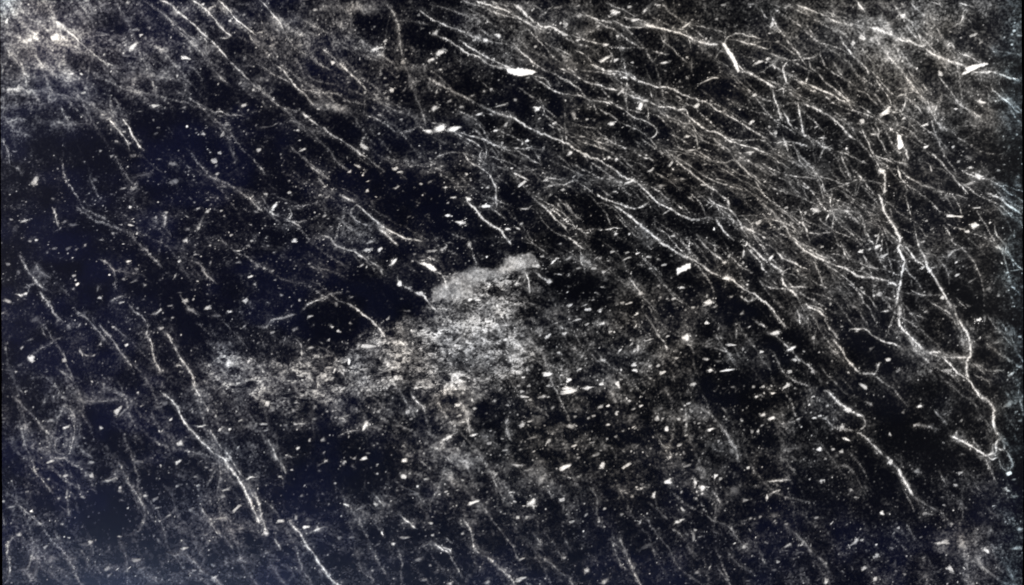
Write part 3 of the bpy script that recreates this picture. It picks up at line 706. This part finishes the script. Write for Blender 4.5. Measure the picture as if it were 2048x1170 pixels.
SPECK = grid("""
20 15 14 20 20 14 12 16 20 14 12 12 14 14 12 10
16 20 14 8 10 12 14 14 26 22 16 16 14 14 14 14
6 8 14 14 14 14 22 26 22 24 20 18 18 14 14 20
8 14 18 18 22 16 18 14 12 12 20 16 16 12 12 16
10 10 16 14 14 6 14 20 30 34 22 16 12 12 8 14
10 12 10 20 26 40 50 50 54 50 40 18 14 8 10 16
14 12 12 24 26 28 34 44 44 50 46 26 20 10 8 14
10 12 14 16 8 14 28 34 26 26 30 22 12 10 10 12
10 14 16 20 18 12 16 16 14 12 10 14 12 12 12 16
""")
HAIR = grid("""
8 6 5 6 6 4 3 5 7 6 6 7 10 10 8 4
6 6 4 3 4 5 3 5 10 12 12 12 12 12 9 5
2 2 2 2 3 3 3 6 10 14 16 18 18 14 7 5
2 2 2 2 3 5 2 2 5 6 14 18 18 12 5 5
2 2 3 2 2 2 2 4 3 3 5 8 14 10 5 4
3 3 3 4 3 4 5 5 4 2 2 4 6 5 4 4
4 4 3 3 3 3 3 4 2 2 3 2 4 3 3 4
3 3 3 4 2 3 3 4 2 2 3 2 2 2 2 2
3 3 4 4 3 3 3 4 4 4 3 3 3 3 3 4
""")
wx = GX + 46 * (vnoise(GX / 70, GY / 70, 3) - .5); wy = GY + 46 * (vnoise(GX / 70, GY / 70, 4) - .5)
veil_glow = upsample(VEIL_GLOW, wx, wy) * .062  # corner cells also paint the top-left glow and top-right sheen
ang = np.radians(flow(GX, GY)); ca, sa = np.cos(math.radians(42)), np.sin(math.radians(42))
UL = wx * ca + wy * sa; UT = -wx * sa + wy * ca           # along / across the veining
UT = UT + 60 * (vnoise(GX / 260, GY / 260, 40) - .5)
n1 = fbm(UL / 62, UT / 30, 10, 5, .6)
n2 = fbm(GX / 24, GY / 19, 20, 4, .62)
n3 = 1 - np.abs(2 * fbm(UL / 60, UT / 11, 30, 3) - 1)
def spread(n): return (n - n.mean()) / n.std()
n4 = fbm(GX / 5.5, GY / 4.5, 120, 2, .7)
calm = 1 - .5 * sstep(900, 1500, GX) * sstep(560, 300, GY) - .35 * sstep(950, 1150, GY)
z = (0.55 * spread(n1) + 0.42 * spread(n2) + 0.2 * spread(n3) + .12 * spread(n4)) * calm
def ridge(u, v, sd, p): return (1 - np.abs(2 * fbm(u, v, sd, 3, .5) - 1) ** .8) ** p
web = .55 * ridge(UL / 58, UT / 24, 150, 3.2) + .5 * ridge(GX / 30 + n1 * 2, GY / 24, 160, 3.2) + .3 * ridge(UL / 26, UT / 10, 170, 3)
web = web / web.mean()
veil_glow = veil_glow * np.exp(np.clip(z, -3, 2.4) * .56) * .6 * (.22 + .78 * web) * (1 - .3 * sstep(900, 1300, GX) * sstep(620, 420, GY) * sstep(20, 160, GY))
dust = sstep(.34, .72, fbm(GX / 3.6, GY / 3.0, 180, 2, .7))
veil_glow = veil_glow * (.55 + .95 * dust)
veil_glow = veil_glow / (1 + .9 * np.maximum(veil_glow - .22, 0))
n5 = fbm(GX / 5.2, GY / 4.2, 130, 3, .7)
clus = fbm(GX / 30, GY / 19, 140, 3, .6)
veil_glow = veil_glow + .07 * sstep(.5, .8, clus) * upsample(SPECK, GX, GY) / 18. * (.4 + 1.2 * n4)

def inside(poly, x, y):
    r = np.zeros(x.shape, bool); n = len(poly)
    for i in range(n):
        (ax, ay), (bx, by) = poly[i], poly[(i + 1) % n]
        c = ((ay > y) != (by > y)) & (x < (bx - ax) * (y - ay) / (by - ay + 1e-9) + ax)
        r ^= c
    return r
def blur(f, s):                               # gaussian blur through the FFT
    s = s / S
    fy = np.fft.fftfreq(f.shape[0])[:, None]; fx = np.fft.rfftfreq(f.shape[1])[None, :]
    k = np.exp(-2 * (math.pi * s) ** 2 * (fx ** 2 + fy ** 2))
    return np.fft.irfft2(np.fft.rfft2(f) * k, s=f.shape)
def polymask(poly, soft_px, wob=10):
    x = GX + wob * 2 * (fbm(GX / 34, GY / 34, 50, 3) - .5) * 2; y = GY + wob * 2 * (fbm(GX / 34, GY / 34, 60, 3) - .5) * 2
    return blur(inside(poly, x, y).astype(float), soft_px)
# black bays without veil, and the grey cloudy patches
void = np.zeros_like(GX)
for lvl, sp, poly in DARKS:
    m = np.clip(polymask(poly, sp), 0, 1); veil_glow *= 1 - lvl * m; void = np.maximum(void, m)
pit = sstep(.6, .74, vnoise(GX / 14, GY / 9, 190)) * sstep(.2, .5, vnoise(GX / 60, GY / 50, 191))
for lvl, sp, contrast, scl, poly in CLOUDS:
    m = polymask(poly, sp); m = np.clip(m + .3 * spread(n2) * m * (1 - m) * 2.6 + .35 * (dust - .5) * m * (1 - m) * 4, 0, 1)
    c = lvl * np.exp(contrast * (.8 * spread(fbm(GX / (scl * 3.4), GY / (scl * 2.2), 70, 3, .6)) + .34 * spread(fbm(GX / scl, GY / (scl * .8), 74, 3, .7)) + .25 * spread(fbm(UL / 30, UT / 5, 78, 2))))
    veil_glow = veil_glow * (1 - m * .8) + np.clip(c * np.clip(1.15 - 1.1 * sstep(.46, .3, n5) * (contrast > .2), .45, 1.15) * (1 + (contrast > .2) * .3 * (web - 1)) * (1 + (contrast > .2) * .45 * (dust - .45)) * (1 - .72 * pit * (contrast > .25)) * (1 - .16 * (contrast > .25) * sstep(700, 560, GX)), 0, .62) * m
for bx, by, rx, ry, a, lvl in BLOBS:
    t = math.radians(a); dx = GX - bx; dy = GY - by
    u = (dx * math.cos(t) - dy * math.sin(t)) / rx; v = (dx * math.sin(t) + dy * math.cos(t)) / ry
    u = u + .5 * (n2 - .5) * 2; v = v + .5 * (n1 - .5) * 2
    veil_glow = veil_glow + lvl * .75 * np.exp(-(u * u + v * v)) * np.clip(.25 + .55 * web + .7 * (n4 - .3), 0, 2)

# ---- strokes: every sample is a little gaussian
def resample(pts, w, jit, step=1.0):
    P = np.array(pts, float)
    if len(P) > 2:                            # Catmull-Rom through the traced points
        Q = np.vstack([2 * P[0] - P[1], P, 2 * P[-1] - P[-2]]); out = []
        for i in range(1, len(Q) - 2):
            n = max(3, int(np.hypot(*(Q[i + 1] - Q[i])) / 4))
            t = np.linspace(0, 1, n, endpoint=False)[:, None]
            out.append(.5 * (2 * Q[i] + (Q[i + 1] - Q[i - 1]) * t + (2 * Q[i - 1] - 5 * Q[i] + 4 * Q[i + 1] - Q[i + 2]) * t ** 2 + (3 * Q[i] - Q[i - 1] - 3 * Q[i + 1] + Q[i + 2]) * t ** 3))
        P = np.vstack(out + [P[-1:]])
    d = np.r_[0, np.cumsum(np.hypot(*np.diff(P, axis=0).T))]
    n = max(3, int(d[-1] / step)); s = np.linspace(0, d[-1], n)
    x = np.interp(s, d, P[:, 0]); y = np.interp(s, d, P[:, 1])
    r = rng.random() * 200
    for sc, am in ((22, 1.5), (7, 1.1), (2.6, .55)):
        x = x + jit * am * (vnoise(s / sc + r, np.full(n, r), 81) - .5) * 2
        y = y + jit * am * (vnoise(s / sc + r, np.full(n, r + 5.5), 82) - .5) * 2
    return x, y, s, r
SX, SY, SS, SA = [], [], [], []
ribbons = []
def stroke(w, b, pts, jit=1.0, keep=True, beads=.5):
    x, y, s, r = resample(pts, w, jit)
    n = len(s); L = s[-1]
    lum = 1.02 + beads * 1.1 * (vnoise(s / 3.2 + r, np.full(n, r + 20.), 83) - .55) + beads * .8 * (vnoise(s / 28 + r, np.full(n, r + 40.), 84) - .5)
    wid = w * (.45 + 1.0 * vnoise(s / 7 + r, np.full(n, r + 60.), 85))
    ends = np.clip(np.minimum(s, L - s) / 9, .3, 1) ** .6
    x = x + rng.normal(0, .2 + .04 * w, n); y = y + rng.normal(0, .2 + .04 * w, n)
    gz = float(sstep(650, 1150, x.mean()) * sstep(900, 520, y.mean()))
    if not keep: lum = lum * (1 - .85 * void[np.clip(((y - Y0) / S).astype(int), 0, NY - 1), np.clip(((x - X0) / S).astype(int), 0, NX - 1)])
    grainy = np.clip((.74 - b) / .25, 0, 1) * (.8 - .72 * gz)                     # weak veins are strings of grains rather than lines
    SX.append(x); SY.append(y); SS.append((wid * (.19 if w < 8 else .3) + .45) * (.7 + .3 * ends)); SA.append(np.clip(b * lum * ends * (1 - .26 * grainy), 0, 1))
    m_ = int(n * (.5 + 1.3 * grainy)); q = rng.integers(0, n, m_)
    SX.append(x[q] + rng.normal(0, w * .36 + .5, m_)); SY.append(y[q] + rng.normal(0, w * .36 + .5, m_))
    SS.append(rng.uniform(.75, 1.15, m_)); SA.append(np.clip(b * ends[q] * lum[q] * rng.uniform(.25, .95, m_), 0, 1))
    if keep: ribbons.append((w, b, L, x, y, wid * (.5 + .5 * ends)))
for w_, b_, pts in veins:
    stroke(w_ * (1 if w_ > 3.6 else 1.12), min(1, b_ ** (.62 if pts[0][0] > 900 and pts[0][1] < 640 else .74)), pts, jit=1.0 if w_ < 7 else .8, beads=(.75 if b_ < .6 else .4) if w_ < 8 else .12)
# short side twigs on the strong veins
for w_, b_, pts in veins:
    if b_ < .5 or w_ > 8: continue
    for (ax, ay), (bx, by) in zip(pts[:-1], pts[1:]):
        if rng.random() < .42:
            t = rng.random(); x = ax + (bx - ax) * t; y = ay + (by - ay) * t
            a = math.atan2(by - ay, bx - ax) + rng.choice([-1, 1]) * rng.uniform(.35, 1.2); p_ = [(x, y)]
            for q in range(rng.integers(2, 5)):
                x += 5 * math.cos(a); y += 5 * math.sin(a); a += rng.normal(0, .35); p_.append((x, y))
            stroke(rng.uniform(1.6, 2.6), b_ * rng.uniform(.45, .75), p_, keep=False, beads=.8)
# hairline web between the traced veins
for r_ in range(9):
    for c_ in range(16):
        for k in range(int(HAIR[r_, c_] * (1.05 if HAIR[r_, c_] >= 6 else .85))):
            x = (c_ + rng.random()) * 128; y = (r_ + rng.random()) * 130
            L = rng.uniform(40, 210) * (1 if c_ > 6 else 1.6); pts = [(x, y)]
            a = flow(x, y) + rng.normal(0, 10)
            cross = rng.random() < (.24 if HAIR[r_, c_] >= 6 else .07)
            if cross: a += rng.choice([-42, 38, 55]); L *= .4
            for q in range(int(L / 14) + 1):
                x += 14 * math.cos(math.radians(a)); y += 14 * math.sin(math.radians(a)); a += rng.normal(0, 9) - .12 * (a - flow(x, y)) * (not cross); pts.append((x, y))
            stroke(rng.uniform(1.4, 3.2), rng.uniform(.2, .55) * (1 if c_ > 6 else .85), pts, keep=False, beads=.9)
# dust: tiny grains, thicker where the stone is specked
nd = 60000
qx = rng.uniform(0, 2048, nd); qy = rng.uniform(0, 1170, nd)
jx_ = ((qx - X0) / S).astype(int); jy_ = ((qy - Y0) / S).astype(int)
pr = (.25 + .9 * veil_glow[jy_, jx_] / .2 + .6 * sstep(.4, .7, clus[jy_, jx_]) * upsample(SPECK, qx, qy) / 16) * .55
ok = rng.random(nd) < pr * (1 - .9 * void[jy_, jx_]); qx, qy = qx[ok], qy[ok]; nd = len(qx)
SX.append(qx); SY.append(qy); SS.append(rng.uniform(.7, 1.25, nd)); SA.append(np.clip(.08 + rng.exponential(.13, nd), 0, .7))
SX, SY, SS, SA = map(np.concatenate, (SX, SY, SS, SA))
line = np.zeros((NY, NX))
K = 4
ix = np.round((SX - X0) / S).astype(int); iy = np.round((SY - Y0) / S).astype(int)
for dy in range(-K, K + 1):
    for dx in range(-K, K + 1):
        jx, jy = ix + dx, iy + dy
        ok = (jx >= 0) & (jx < NX) & (jy >= 0) & (jy < NY)
        dd = (X0 + jx * S - SX) ** 2 + (Y0 + jy * S - SY) ** 2
        v = SA * np.exp(-dd / (2 * np.maximum(SS, .85) ** 2))
        ok &= v > .01
        np.maximum.at(line, (jy[ok], jx[ok]), v[ok])
# ---- flecks and specks
fleck = np.zeros((NY, NX))
def stamp(x, y, L, W_, A, B, hard=2.2):
    R = max(L, W_) * .75 + 4
    a0, a1 = int((x - R - X0) / S), int((x + R - X0) / S) + 1; b0, b1 = int((y - R - Y0) / S), int((y + R - Y0) / S) + 1
    if a0 < 0 or b0 < 0 or a1 > NX or b1 > NY: return
    gx_, gy_ = GX[b0:b1, a0:a1] - x, GY[b0:b1, a0:a1] - y
    t = math.radians(A); u = gx_ * math.cos(t) - gy_ * math.sin(t); v = gx_ * math.sin(t) + gy_ * math.cos(t)
    sh = (n5[b0:b1, a0:a1] - .5) * 1.5
    hd = hard if hard == 2 else rng.uniform(1.5, 4.5); tp = rng.uniform(-.5, .5); v = v - rng.uniform(-.25, .25) * u
    q = (np.abs(u) / (L * .5 + .5)) ** hd + (np.abs(v) / ((W_ * .5 + .5) * np.clip(1 + tp * u / (L * .5), .3, 1.7))) ** hd
    q = np.maximum(q * (1 + sh * 1.7) + sh * .7, 0)
    f = B / (1 + q ** (2.2 if B > .6 else 1.3))
    np.maximum(fleck[b0:b1, a0:a1], np.where(f > .03, f, 0), out=fleck[b0:b1, a0:a1])
for f in flecks:
    q_ = 1 if f[5] > .9 else rng.uniform(.8, 1.08)
    stamp(f[0], f[1], f[2] * rng.uniform(.8, 1.02), f[3] * rng.uniform(.62, .95), f[4] + rng.normal(0, 5), f[5] * q_)
for b_, poly in polys:
    m = blur(inside(poly, GX + 2.6 * (vnoise(GX / 4, GY / 4, 171) - .5), GY + 2.6 * (vnoise(GX / 4, GY / 4, 172) - .5)).astype(float), .9)
    fleck = np.maximum(fleck, m * b_)
for r_ in range(9):
    for c_ in range(16):
        for k in range(int(SPECK[r_, c_] * 6.5)):
            cx_, cy_ = (c_ + rng.random() * 1.1 - .05) * 128, (r_ + rng.random() * 1.1 - .05) * 130
            iy_, ix_ = int((cy_ - Y0) / S), int((cx_ - X0) / S)
            if clus[min(iy_, NY - 1), min(ix_, NX - 1)] < rng.uniform(.35, .68): continue
            L = .8 + rng.exponential(2.0); stamp(cx_, cy_, min(L, 12), rng.uniform(.5, 2.3), rng.normal(18, 34), min(.85, .12 + rng.exponential(.165)), 2)
line_h = blur(line, 5) ; fleck_h = blur(fleck, 6)
halo = .42 * line_h + .3 * fleck_h + .16 * blur(line, 14)
D = 1 - (1 - np.clip(veil_glow * (1 + 1.2 * np.clip(line_h * 2, 0, 1)), 0, .9)) * (1 - np.clip(halo, 0, .5))
line = line * (.62 + .76 * sstep(.25, .75, n5)) + 0
D = np.maximum(D, np.maximum(line, fleck)) + .28 * np.minimum(D, np.maximum(line, fleck))
grain = rng.normal(0, 1, (NY, NX)); grain = blur(grain, 1.3); grain /= grain.std()
D = D + (.02 + .065 * np.sqrt(np.clip(D, 0, 1))) * grain * .8
for bx, by, cx_, cy_ in ((1899, 7, 1909, 7), (1909, 0, 1909, 7), (2029, 326, 2031, 336)):       # tiny black scratches at the rim
    t = np.clip(((GX - bx) * (cx_ - bx) + (GY - by) * (cy_ - by)) / ((cx_ - bx) ** 2 + (cy_ - by) ** 2), 0, 1)
    dd = np.hypot(GX - bx - t * (cx_ - bx), GY - by - t * (cy_ - by)); D = D * (1 - .9 * np.exp(-dd ** 2 / 2))
D = np.clip(D, 0, .97)

# ---- stone colour plus painted bottom and corner sheen: navy black ground, warm white minerals, cooler towards the right rim
lin = D ** 2.25
warm = np.stack([np.full_like(D, 1.0), np.full_like(D, .965), np.full_like(D, .92)], -1)
gl = np.clip(sstep(1200, 100, GX) * .8 + sstep(850, 1170, GY) * .5, 0, 1)[..., None]
gr = (sstep(1050, 1600, GX) * sstep(500, 150, GY))[..., None]  # warm top-right sheen tinted into the stone
ge = np.clip(sstep(1975, 2040, GX + 60 * (n1 - .5)) + .5 * sstep(60, 0, GX) * sstep(80, 0, GY), 0, 1)[..., None]  # second term tints the painted top-left haze
lo = np.clip(1.15 - D * 1.9, 0, 1)[..., None]                 # tint shows in the dim stone, not in the bright minerals
tint = warm * (1 - lo * gl * .9) + np.array([.90, .92, 1.16]) * (lo * gl * .9)
tint = tint * (1 - lo * gr * .6) + np.array([1.02, 1.0, .93]) * (lo * gr * .6)
tint = tint * (1 - ge * .75) + np.array([.74, .98, 1.12]) * (ge * .75)
pk = np.exp(-((GX - 130) / 170.) ** 2 - ((GY - 60) / 90.) ** 2)[..., None] * lo
tint = tint * (1 - pk * .4) + np.array([1.16, .95, .98]) * pk * .4
hue = (fbm(GX / 90, GY / 90, 95, 3) - .5)[..., None]
tint = tint * (1 + hue * np.array([.13, -.01, -.2]))
g2 = sstep(.45, .75, fbm(GX / 110, GY / 90, 99, 3)) 
floor = (np.array([.0005, .0007, .0022]) * (1 - gl) + np.array([.0012, .0017, .0095]) * gl) * (.8 + .8 * g2[..., None])  # bottom navy: stone colour plus painted blue sheen
C = np.clip(lin[..., None] * tint + floor, 0, .95)

def sample(x, y):
    u = np.clip((np.asarray(x) - X0) / S, 0, NX - 1.001); v = np.clip((np.asarray(y) - Y0) / S, 0, NY - 1.001)
    ui = u.astype(int); vi = v.astype(int); fu = (u - ui)[..., None]; fv = (v - vi)[..., None]
    return (C[vi, ui] * (1 - fu) + C[vi, ui + 1] * fu) * (1 - fv) + (C[vi + 1, ui] * (1 - fu) + C[vi + 1, ui + 1] * fu) * fv

# ------------------------------------------------------------------ materials
def stone_material(name, rough, attr=True, colour=(.002, .002, .004)):
    m = bpy.data.materials.new(name); m.use_nodes = True; nt = m.node_tree; N = nt.nodes; Lk = nt.links
    b = N['Principled BSDF']; b.inputs['Roughness'].default_value = rough; b.inputs['IOR'].default_value = 1.45
    tc = N.new('ShaderNodeTexCoord')
    nz = N.new('ShaderNodeTexNoise'); nz.inputs['Scale'].default_value = 420; nz.inputs['Detail'].default_value = 3
    Lk.new(tc.outputs['Object'], nz.inputs['Vector'])
    mr = N.new('ShaderNodeMapRange'); mr.inputs['From Min'].default_value = .3; mr.inputs['From Max'].default_value = .7
    mr.inputs['To Min'].default_value = .78; mr.inputs['To Max'].default_value = 1.22
    Lk.new(nz.outputs['Fac'], mr.inputs['Value'])
    mx = N.new('ShaderNodeVectorMath'); mx.operation = 'SCALE'
    if attr:
        at = N.new('ShaderNodeAttribute'); at.attribute_name = 'mineral_sheen'; Lk.new(at.outputs['Color'], mx.inputs[0])
    else: mx.inputs[0].default_value = colour
    Lk.new(mr.outputs['Result'], mx.inputs['Scale']); Lk.new(mx.outputs['Vector'], b.inputs['Base Color'])
    r2 = N.new('ShaderNodeMapRange'); r2.inputs['To Min'].default_value = rough - .03; r2.inputs['To Max'].default_value = rough + .03
    n5 = N.new('ShaderNodeTexNoise'); n5.inputs['Scale'].default_value = 9; n5.inputs['Detail'].default_value = 6
    Lk.new(tc.outputs['Object'], n5.inputs['Vector']); Lk.new(n5.outputs['Fac'], r2.inputs['Value']); Lk.new(r2.outputs['Result'], b.inputs['Roughness'])
    return m
M_face = stone_material('polished_black_stone', .24)
M_vein = stone_material('white_vein_mineral', .25)
M_side = stone_material('sawn_black_stone', .6, attr=False)
M_table = bpy.data.materials.new('matt_black_cloth'); M_table.use_nodes = True
bt = M_table.node_tree.nodes['Principled BSDF']; bt.inputs['Base Color'].default_value = (.0004, .0004, .0004, 1); bt.inputs['Roughness'].default_value = 1
bt.inputs['Specular IOR Level'].default_value = 0

# ------------------------------------------------------------------ building
root = bpy.data.objects.new('stone_slab', None); col.objects.link(root)
root['label'] = 'black stone slab webbed with fine white veins, pale flecks and a grey cloudy patch'
root['category'] = 'stone slab'; root['kind'] = 'thing'
def mesh_obj(name, V, F, mat, colours=None, parent=root, label=None, kind=None, nf=4):
    me = bpy.data.meshes.new(name); V = np.asarray(V, np.float32); F = np.asarray(F, np.int32)
    if colours is not None:                   # every face of the polished top looks up
        e1 = V[F[:, 1]] - V[F[:, 0]]; e2 = V[F[:, 2]] - V[F[:, 0]]
        bad = e1[:, 0] * e2[:, 1] - e1[:, 1] * e2[:, 0] < 0; F[bad] = F[bad][:, ::-1]
    me.vertices.add(len(V)); me.vertices.foreach_set('co', V.ravel())
    me.loops.add(F.size); me.loops.foreach_set('vertex_index', F.ravel())
    me.polygons.add(len(F)); me.polygons.foreach_set('loop_start', np.arange(len(F), dtype=np.int32) * F.shape[1])
    me.polygons.foreach_set('loop_total', np.full(len(F), F.shape[1], np.int32))
    me.polygons.foreach_set('use_smooth', np.ones(len(F), bool))
    me.update(calc_edges=True)
    if colours is not None:
        a = me.attributes.new('mineral_sheen', 'FLOAT_COLOR', 'POINT')
        c = np.ones((len(V), 4), np.float32); c[:, :3] = colours; a.data.foreach_set('color', c.ravel())
    me.materials.append(mat)
    o = bpy.data.objects.new(name, me); col.objects.link(o)
    if parent: o.parent = parent
    if label: o['label'] = label
    if kind: o['kind'] = kind
    return o
def left(py): return 0.6 + 4.4 * np.clip(py / 1170., -.2, 1.2)
def right(py): return 2043.2 + 3.8 * np.clip(np.minimum(py / 900., 1.0), -.2, 1) - 2.6 * np.clip((py - 1000) / 170., 0, 1.5)
# polished face: one fine sheet following the slab's slightly skewed edges
ny, nx = int(1470 / S), int(2046 / S)
vy = np.linspace(-150, 1320, ny); uu = np.linspace(0, 1, nx)
PY = np.repeat(vy[:, None], nx, 1)
edgeL = left(vy) + 1.2 * (vnoise(vy / 18, vy * 0 + 3.3, 7) - .5); edgeR = right(vy) + 1.6 * (vnoise(vy / 14, vy * 0 + 9.3, 7) - .5)
PX = edgeL[:, None] * (1 - uu) + edgeR[:, None] * uu
V = np.stack([WX(PX), WY(PY), np.full_like(PX, TOP)], -1).reshape(-1, 3)
I = np.arange(ny * nx).reshape(ny, nx)
F = np.stack([I[1:, :-1], I[1:, 1:], I[:-1, 1:], I[:-1, :-1]], -1).reshape(-1, 4)
mesh_obj('polished_face', V, F, M_face, sample(PX, PY).reshape(-1, 3))
# sawn sides and underside
ring = [(edgeL[k], vy[k]) for k in range(0, ny, 8)] + [(edgeL[-1], vy[-1])] + [(edgeR[-1], vy[-1])] + [(edgeR[k], vy[k]) for k in range(ny - 1, -1, -8)] + [(edgeR[0], vy[0])]
n = len(ring); V = [(WX(x), WY(y), TOP - .0002) for x, y in ring] + [(WX(x), WY(y), .001) for x, y in ring]
F = [(i, (i + 1) % n, (i + 1) % n + n, i + n) for i in range(n)]
mesh_obj('sawn_edge', V, F, M_side)
# cloudy patches: inlays just proud of the face
for (lvl, sp, contrast, scl, poly), lab in zip(CLOUDS, CLOUD_LABELS):
    xs = [p[0] for p in poly]; ys = [p[1] for p in poly]
    x_ = np.arange(min(xs) - 20, max(xs) + 20, S); y_ = np.arange(min(ys) - 20, max(ys) + 20, S)
    AX, AY = np.meshgrid(x_, y_)
    jx = AX + 20 * (fbm(AX / 34, AY / 34, 50, 3) - .5) * 2; jy = AY + 20 * (fbm(AX / 34, AY / 34, 60, 3) - .5) * 2
    m = inside(poly, jx, jy)
    I = np.arange(AX.size).reshape(AX.shape)
    F = np.stack([I[1:, :-1], I[1:, 1:], I[:-1, 1:], I[:-1, :-1]], -1)[m[:-1, :-1]].reshape(-1, 4)
    used, inv = np.unique(F, return_inverse=True)
    ax, ay = AX.ravel()[used], AY.ravel()[used]
    V = np.stack([WX(ax), WY(ay), np.full(len(ax), TOP + .00012 + .00005 * (sp < 5))], -1)
    mesh_obj('cloudy_patch', V, inv.reshape(-1, 4), M_face, sample(ax, ay), label=lab)
# veins: ribbons with a slightly raised middle
def ribbon(rb, z):
    w_, b_, L, x, y, wid = rb
    k = slice(None, None, 2); x, y, wid = x[k], y[k], wid[k]
    if len(x) < 3: return None
    tx, ty = np.gradient(x), np.gradient(y); l = np.hypot(tx, ty) + 1e-6; nx_, ny_ = -ty / l, tx / l
    tx = np.array([-1, -.5, 0, .5, 1.]); h = np.array([0, .00006, .0001, .00006, 0])
    half = wid * .62 + .4
    RX = x[:, None] + nx_[:, None] * half[:, None] * tx; RY = y[:, None] + ny_[:, None] * half[:, None] * tx
    V = np.stack([WX(RX), WY(RY), TOP + z + h + RX * 0], -1).reshape(-1, 3)
    I = np.arange(RX.size).reshape(RX.shape)
    F = np.stack([I[1:, :-1], I[1:, 1:], I[:-1, 1:], I[:-1, :-1]], -1).reshape(-1, 4)
    ok = (RX > left(RY) + 1) & (RX < right(RY) - 1) & (RY > -148) & (RY < 1318)
    F = F[ok.ravel()[F].all(1)]
    if not len(F): return None
    return V, F, sample(RX, RY).reshape(-1, 3)
order = sorted(range(len(ribbons)), key=lambda i: -ribbons[i][2] * ribbons[i][0] * ribbons[i][1])
rest_V, rest_F, rest_C, off = [], [], [], 0
for r_, i in enumerate(order):
    z_ = .0003 + .000004 * (r_ % 60)
    g = ribbon(ribbons[i], z_)
    if g is None: continue
    if r_ < 100:
        mesh_obj('vein', *g[:2], M_vein, g[2])
    else:
        rest_V.append(g[0]); rest_F.append(g[1] + off); rest_C.append(g[2]); off += len(g[0])
mesh_obj('hairline_veins', np.vstack(rest_V), np.vstack(rest_F), M_vein, np.vstack(rest_C), kind='stuff')
# flecks: irregular little lozenges, domed by a hair
def lozenge(f, z):
    x, y, L, W_, A, B = f; t = math.radians(A); k = 18; r = rng.random() * 99
    V, Cc = [], []
    th = np.linspace(0, 2 * math.pi, k, endpoint=False)
    wob = 1 + .22 * (vnoise(np.cos(th) * 1.6 + r, np.sin(th) * 1.6 + r, 77) - .5) * 2
    ce, se = np.cos(th), np.sin(th)
    ex = np.sign(ce) * np.abs(ce) ** .8 * (L * .5 + .6) * wob; ey = np.sign(se) * np.abs(se) ** .8 * (W_ * .5 + .6) * wob
    xs = [np.array([x])]; ys = [np.array([y])]; zs = [np.array([z + .0001])]
    for q, hh in ((.35, .00009), (.7, .00006), (1.0, 0)):
        xs.append(x + q * (ex * math.cos(t) + ey * math.sin(t))); ys.append(y + q * (-ex * math.sin(t) + ey * math.cos(t))); zs.append(np.full(k, z + hh))
    xs, ys, zs = map(np.concatenate, (xs, ys, zs))
    F = []
    for i in range(k):
        j = (i + 1) % k
        F.append((0, 1 + j, 1 + i, 1 + i))
        for q in range(2): F.append((1 + q * k + i, 1 + q * k + j, 1 + (q + 1) * k + j, 1 + (q + 1) * k + i))
    return np.stack([WX(xs), WY(ys), TOP + zs], -1), F, sample(xs, ys)
def to_tris(F):
    out = []
    for f in F:
        if f[2] == f[3]: out.append(f[:3])
        else: out += [(f[0], f[2], f[1]), (f[0], f[3], f[2])]
    return np.array([(a, b, c) for a, b, c in out])
for (b_, poly), lab in zip(polys, POLY_LABELS):
    xs = [p[0] for p in poly]; ys = [p[1] for p in poly]
    AX, AY = np.meshgrid(np.arange(min(xs) - 5, max(xs) + 5, .8), np.arange(min(ys) - 5, max(ys) + 5, .8))
    jx = AX + 2.6 * (vnoise(AX / 4, AY / 4, 171) - .5); jy = AY + 2.6 * (vnoise(AX / 4, AY / 4, 172) - .5)
    m = inside(poly, jx, jy); I = np.arange(AX.size).reshape(AX.shape)
    F = np.stack([I[1:, :-1], I[1:, 1:], I[:-1, 1:], I[:-1, :-1]], -1)[m[:-1, :-1]].reshape(-1, 4)
    used, inv = np.unique(F, return_inverse=True); ax, ay = AX.ravel()[used], AY.ravel()[used]
    V = np.stack([WX(ax), WY(ay), np.full(len(ax), TOP + .0007)], -1)
    mesh_obj('white_flake', V, inv.reshape(-1, 4), M_vein, sample(ax, ay), label=lab)
fo = sorted(range(len(flecks)), key=lambda i: -flecks[i][2] * flecks[i][3] * flecks[i][5])
rV, rF, rC, off = [], [], [], 0
for r_, i in enumerate(fo):
    V, F, Cc = lozenge(flecks[i], .0006 + .000002 * (r_ % 25))
    F = to_tris(F)
    if V[:, 0].min() < WX(6) or V[:, 0].max() > WX(2042): continue
    if r_ < 96: mesh_obj('fleck', V, F, M_vein, Cc)
    else: rV.append(V); rF.append(F + off); rC.append(Cc); off += len(V)
mesh_obj('small_flecks', np.vstack(rV), np.vstack(rF), M_vein, np.vstack(rC), kind='stuff')
# the black surface the slab lies on
mesh_obj('table_surface', [(-3, -2, 0), (3, -2, 0), (3, 2, 0), (-3, 2, 0)], [(0, 1, 2, 3)], M_table, parent=None, kind='structure')
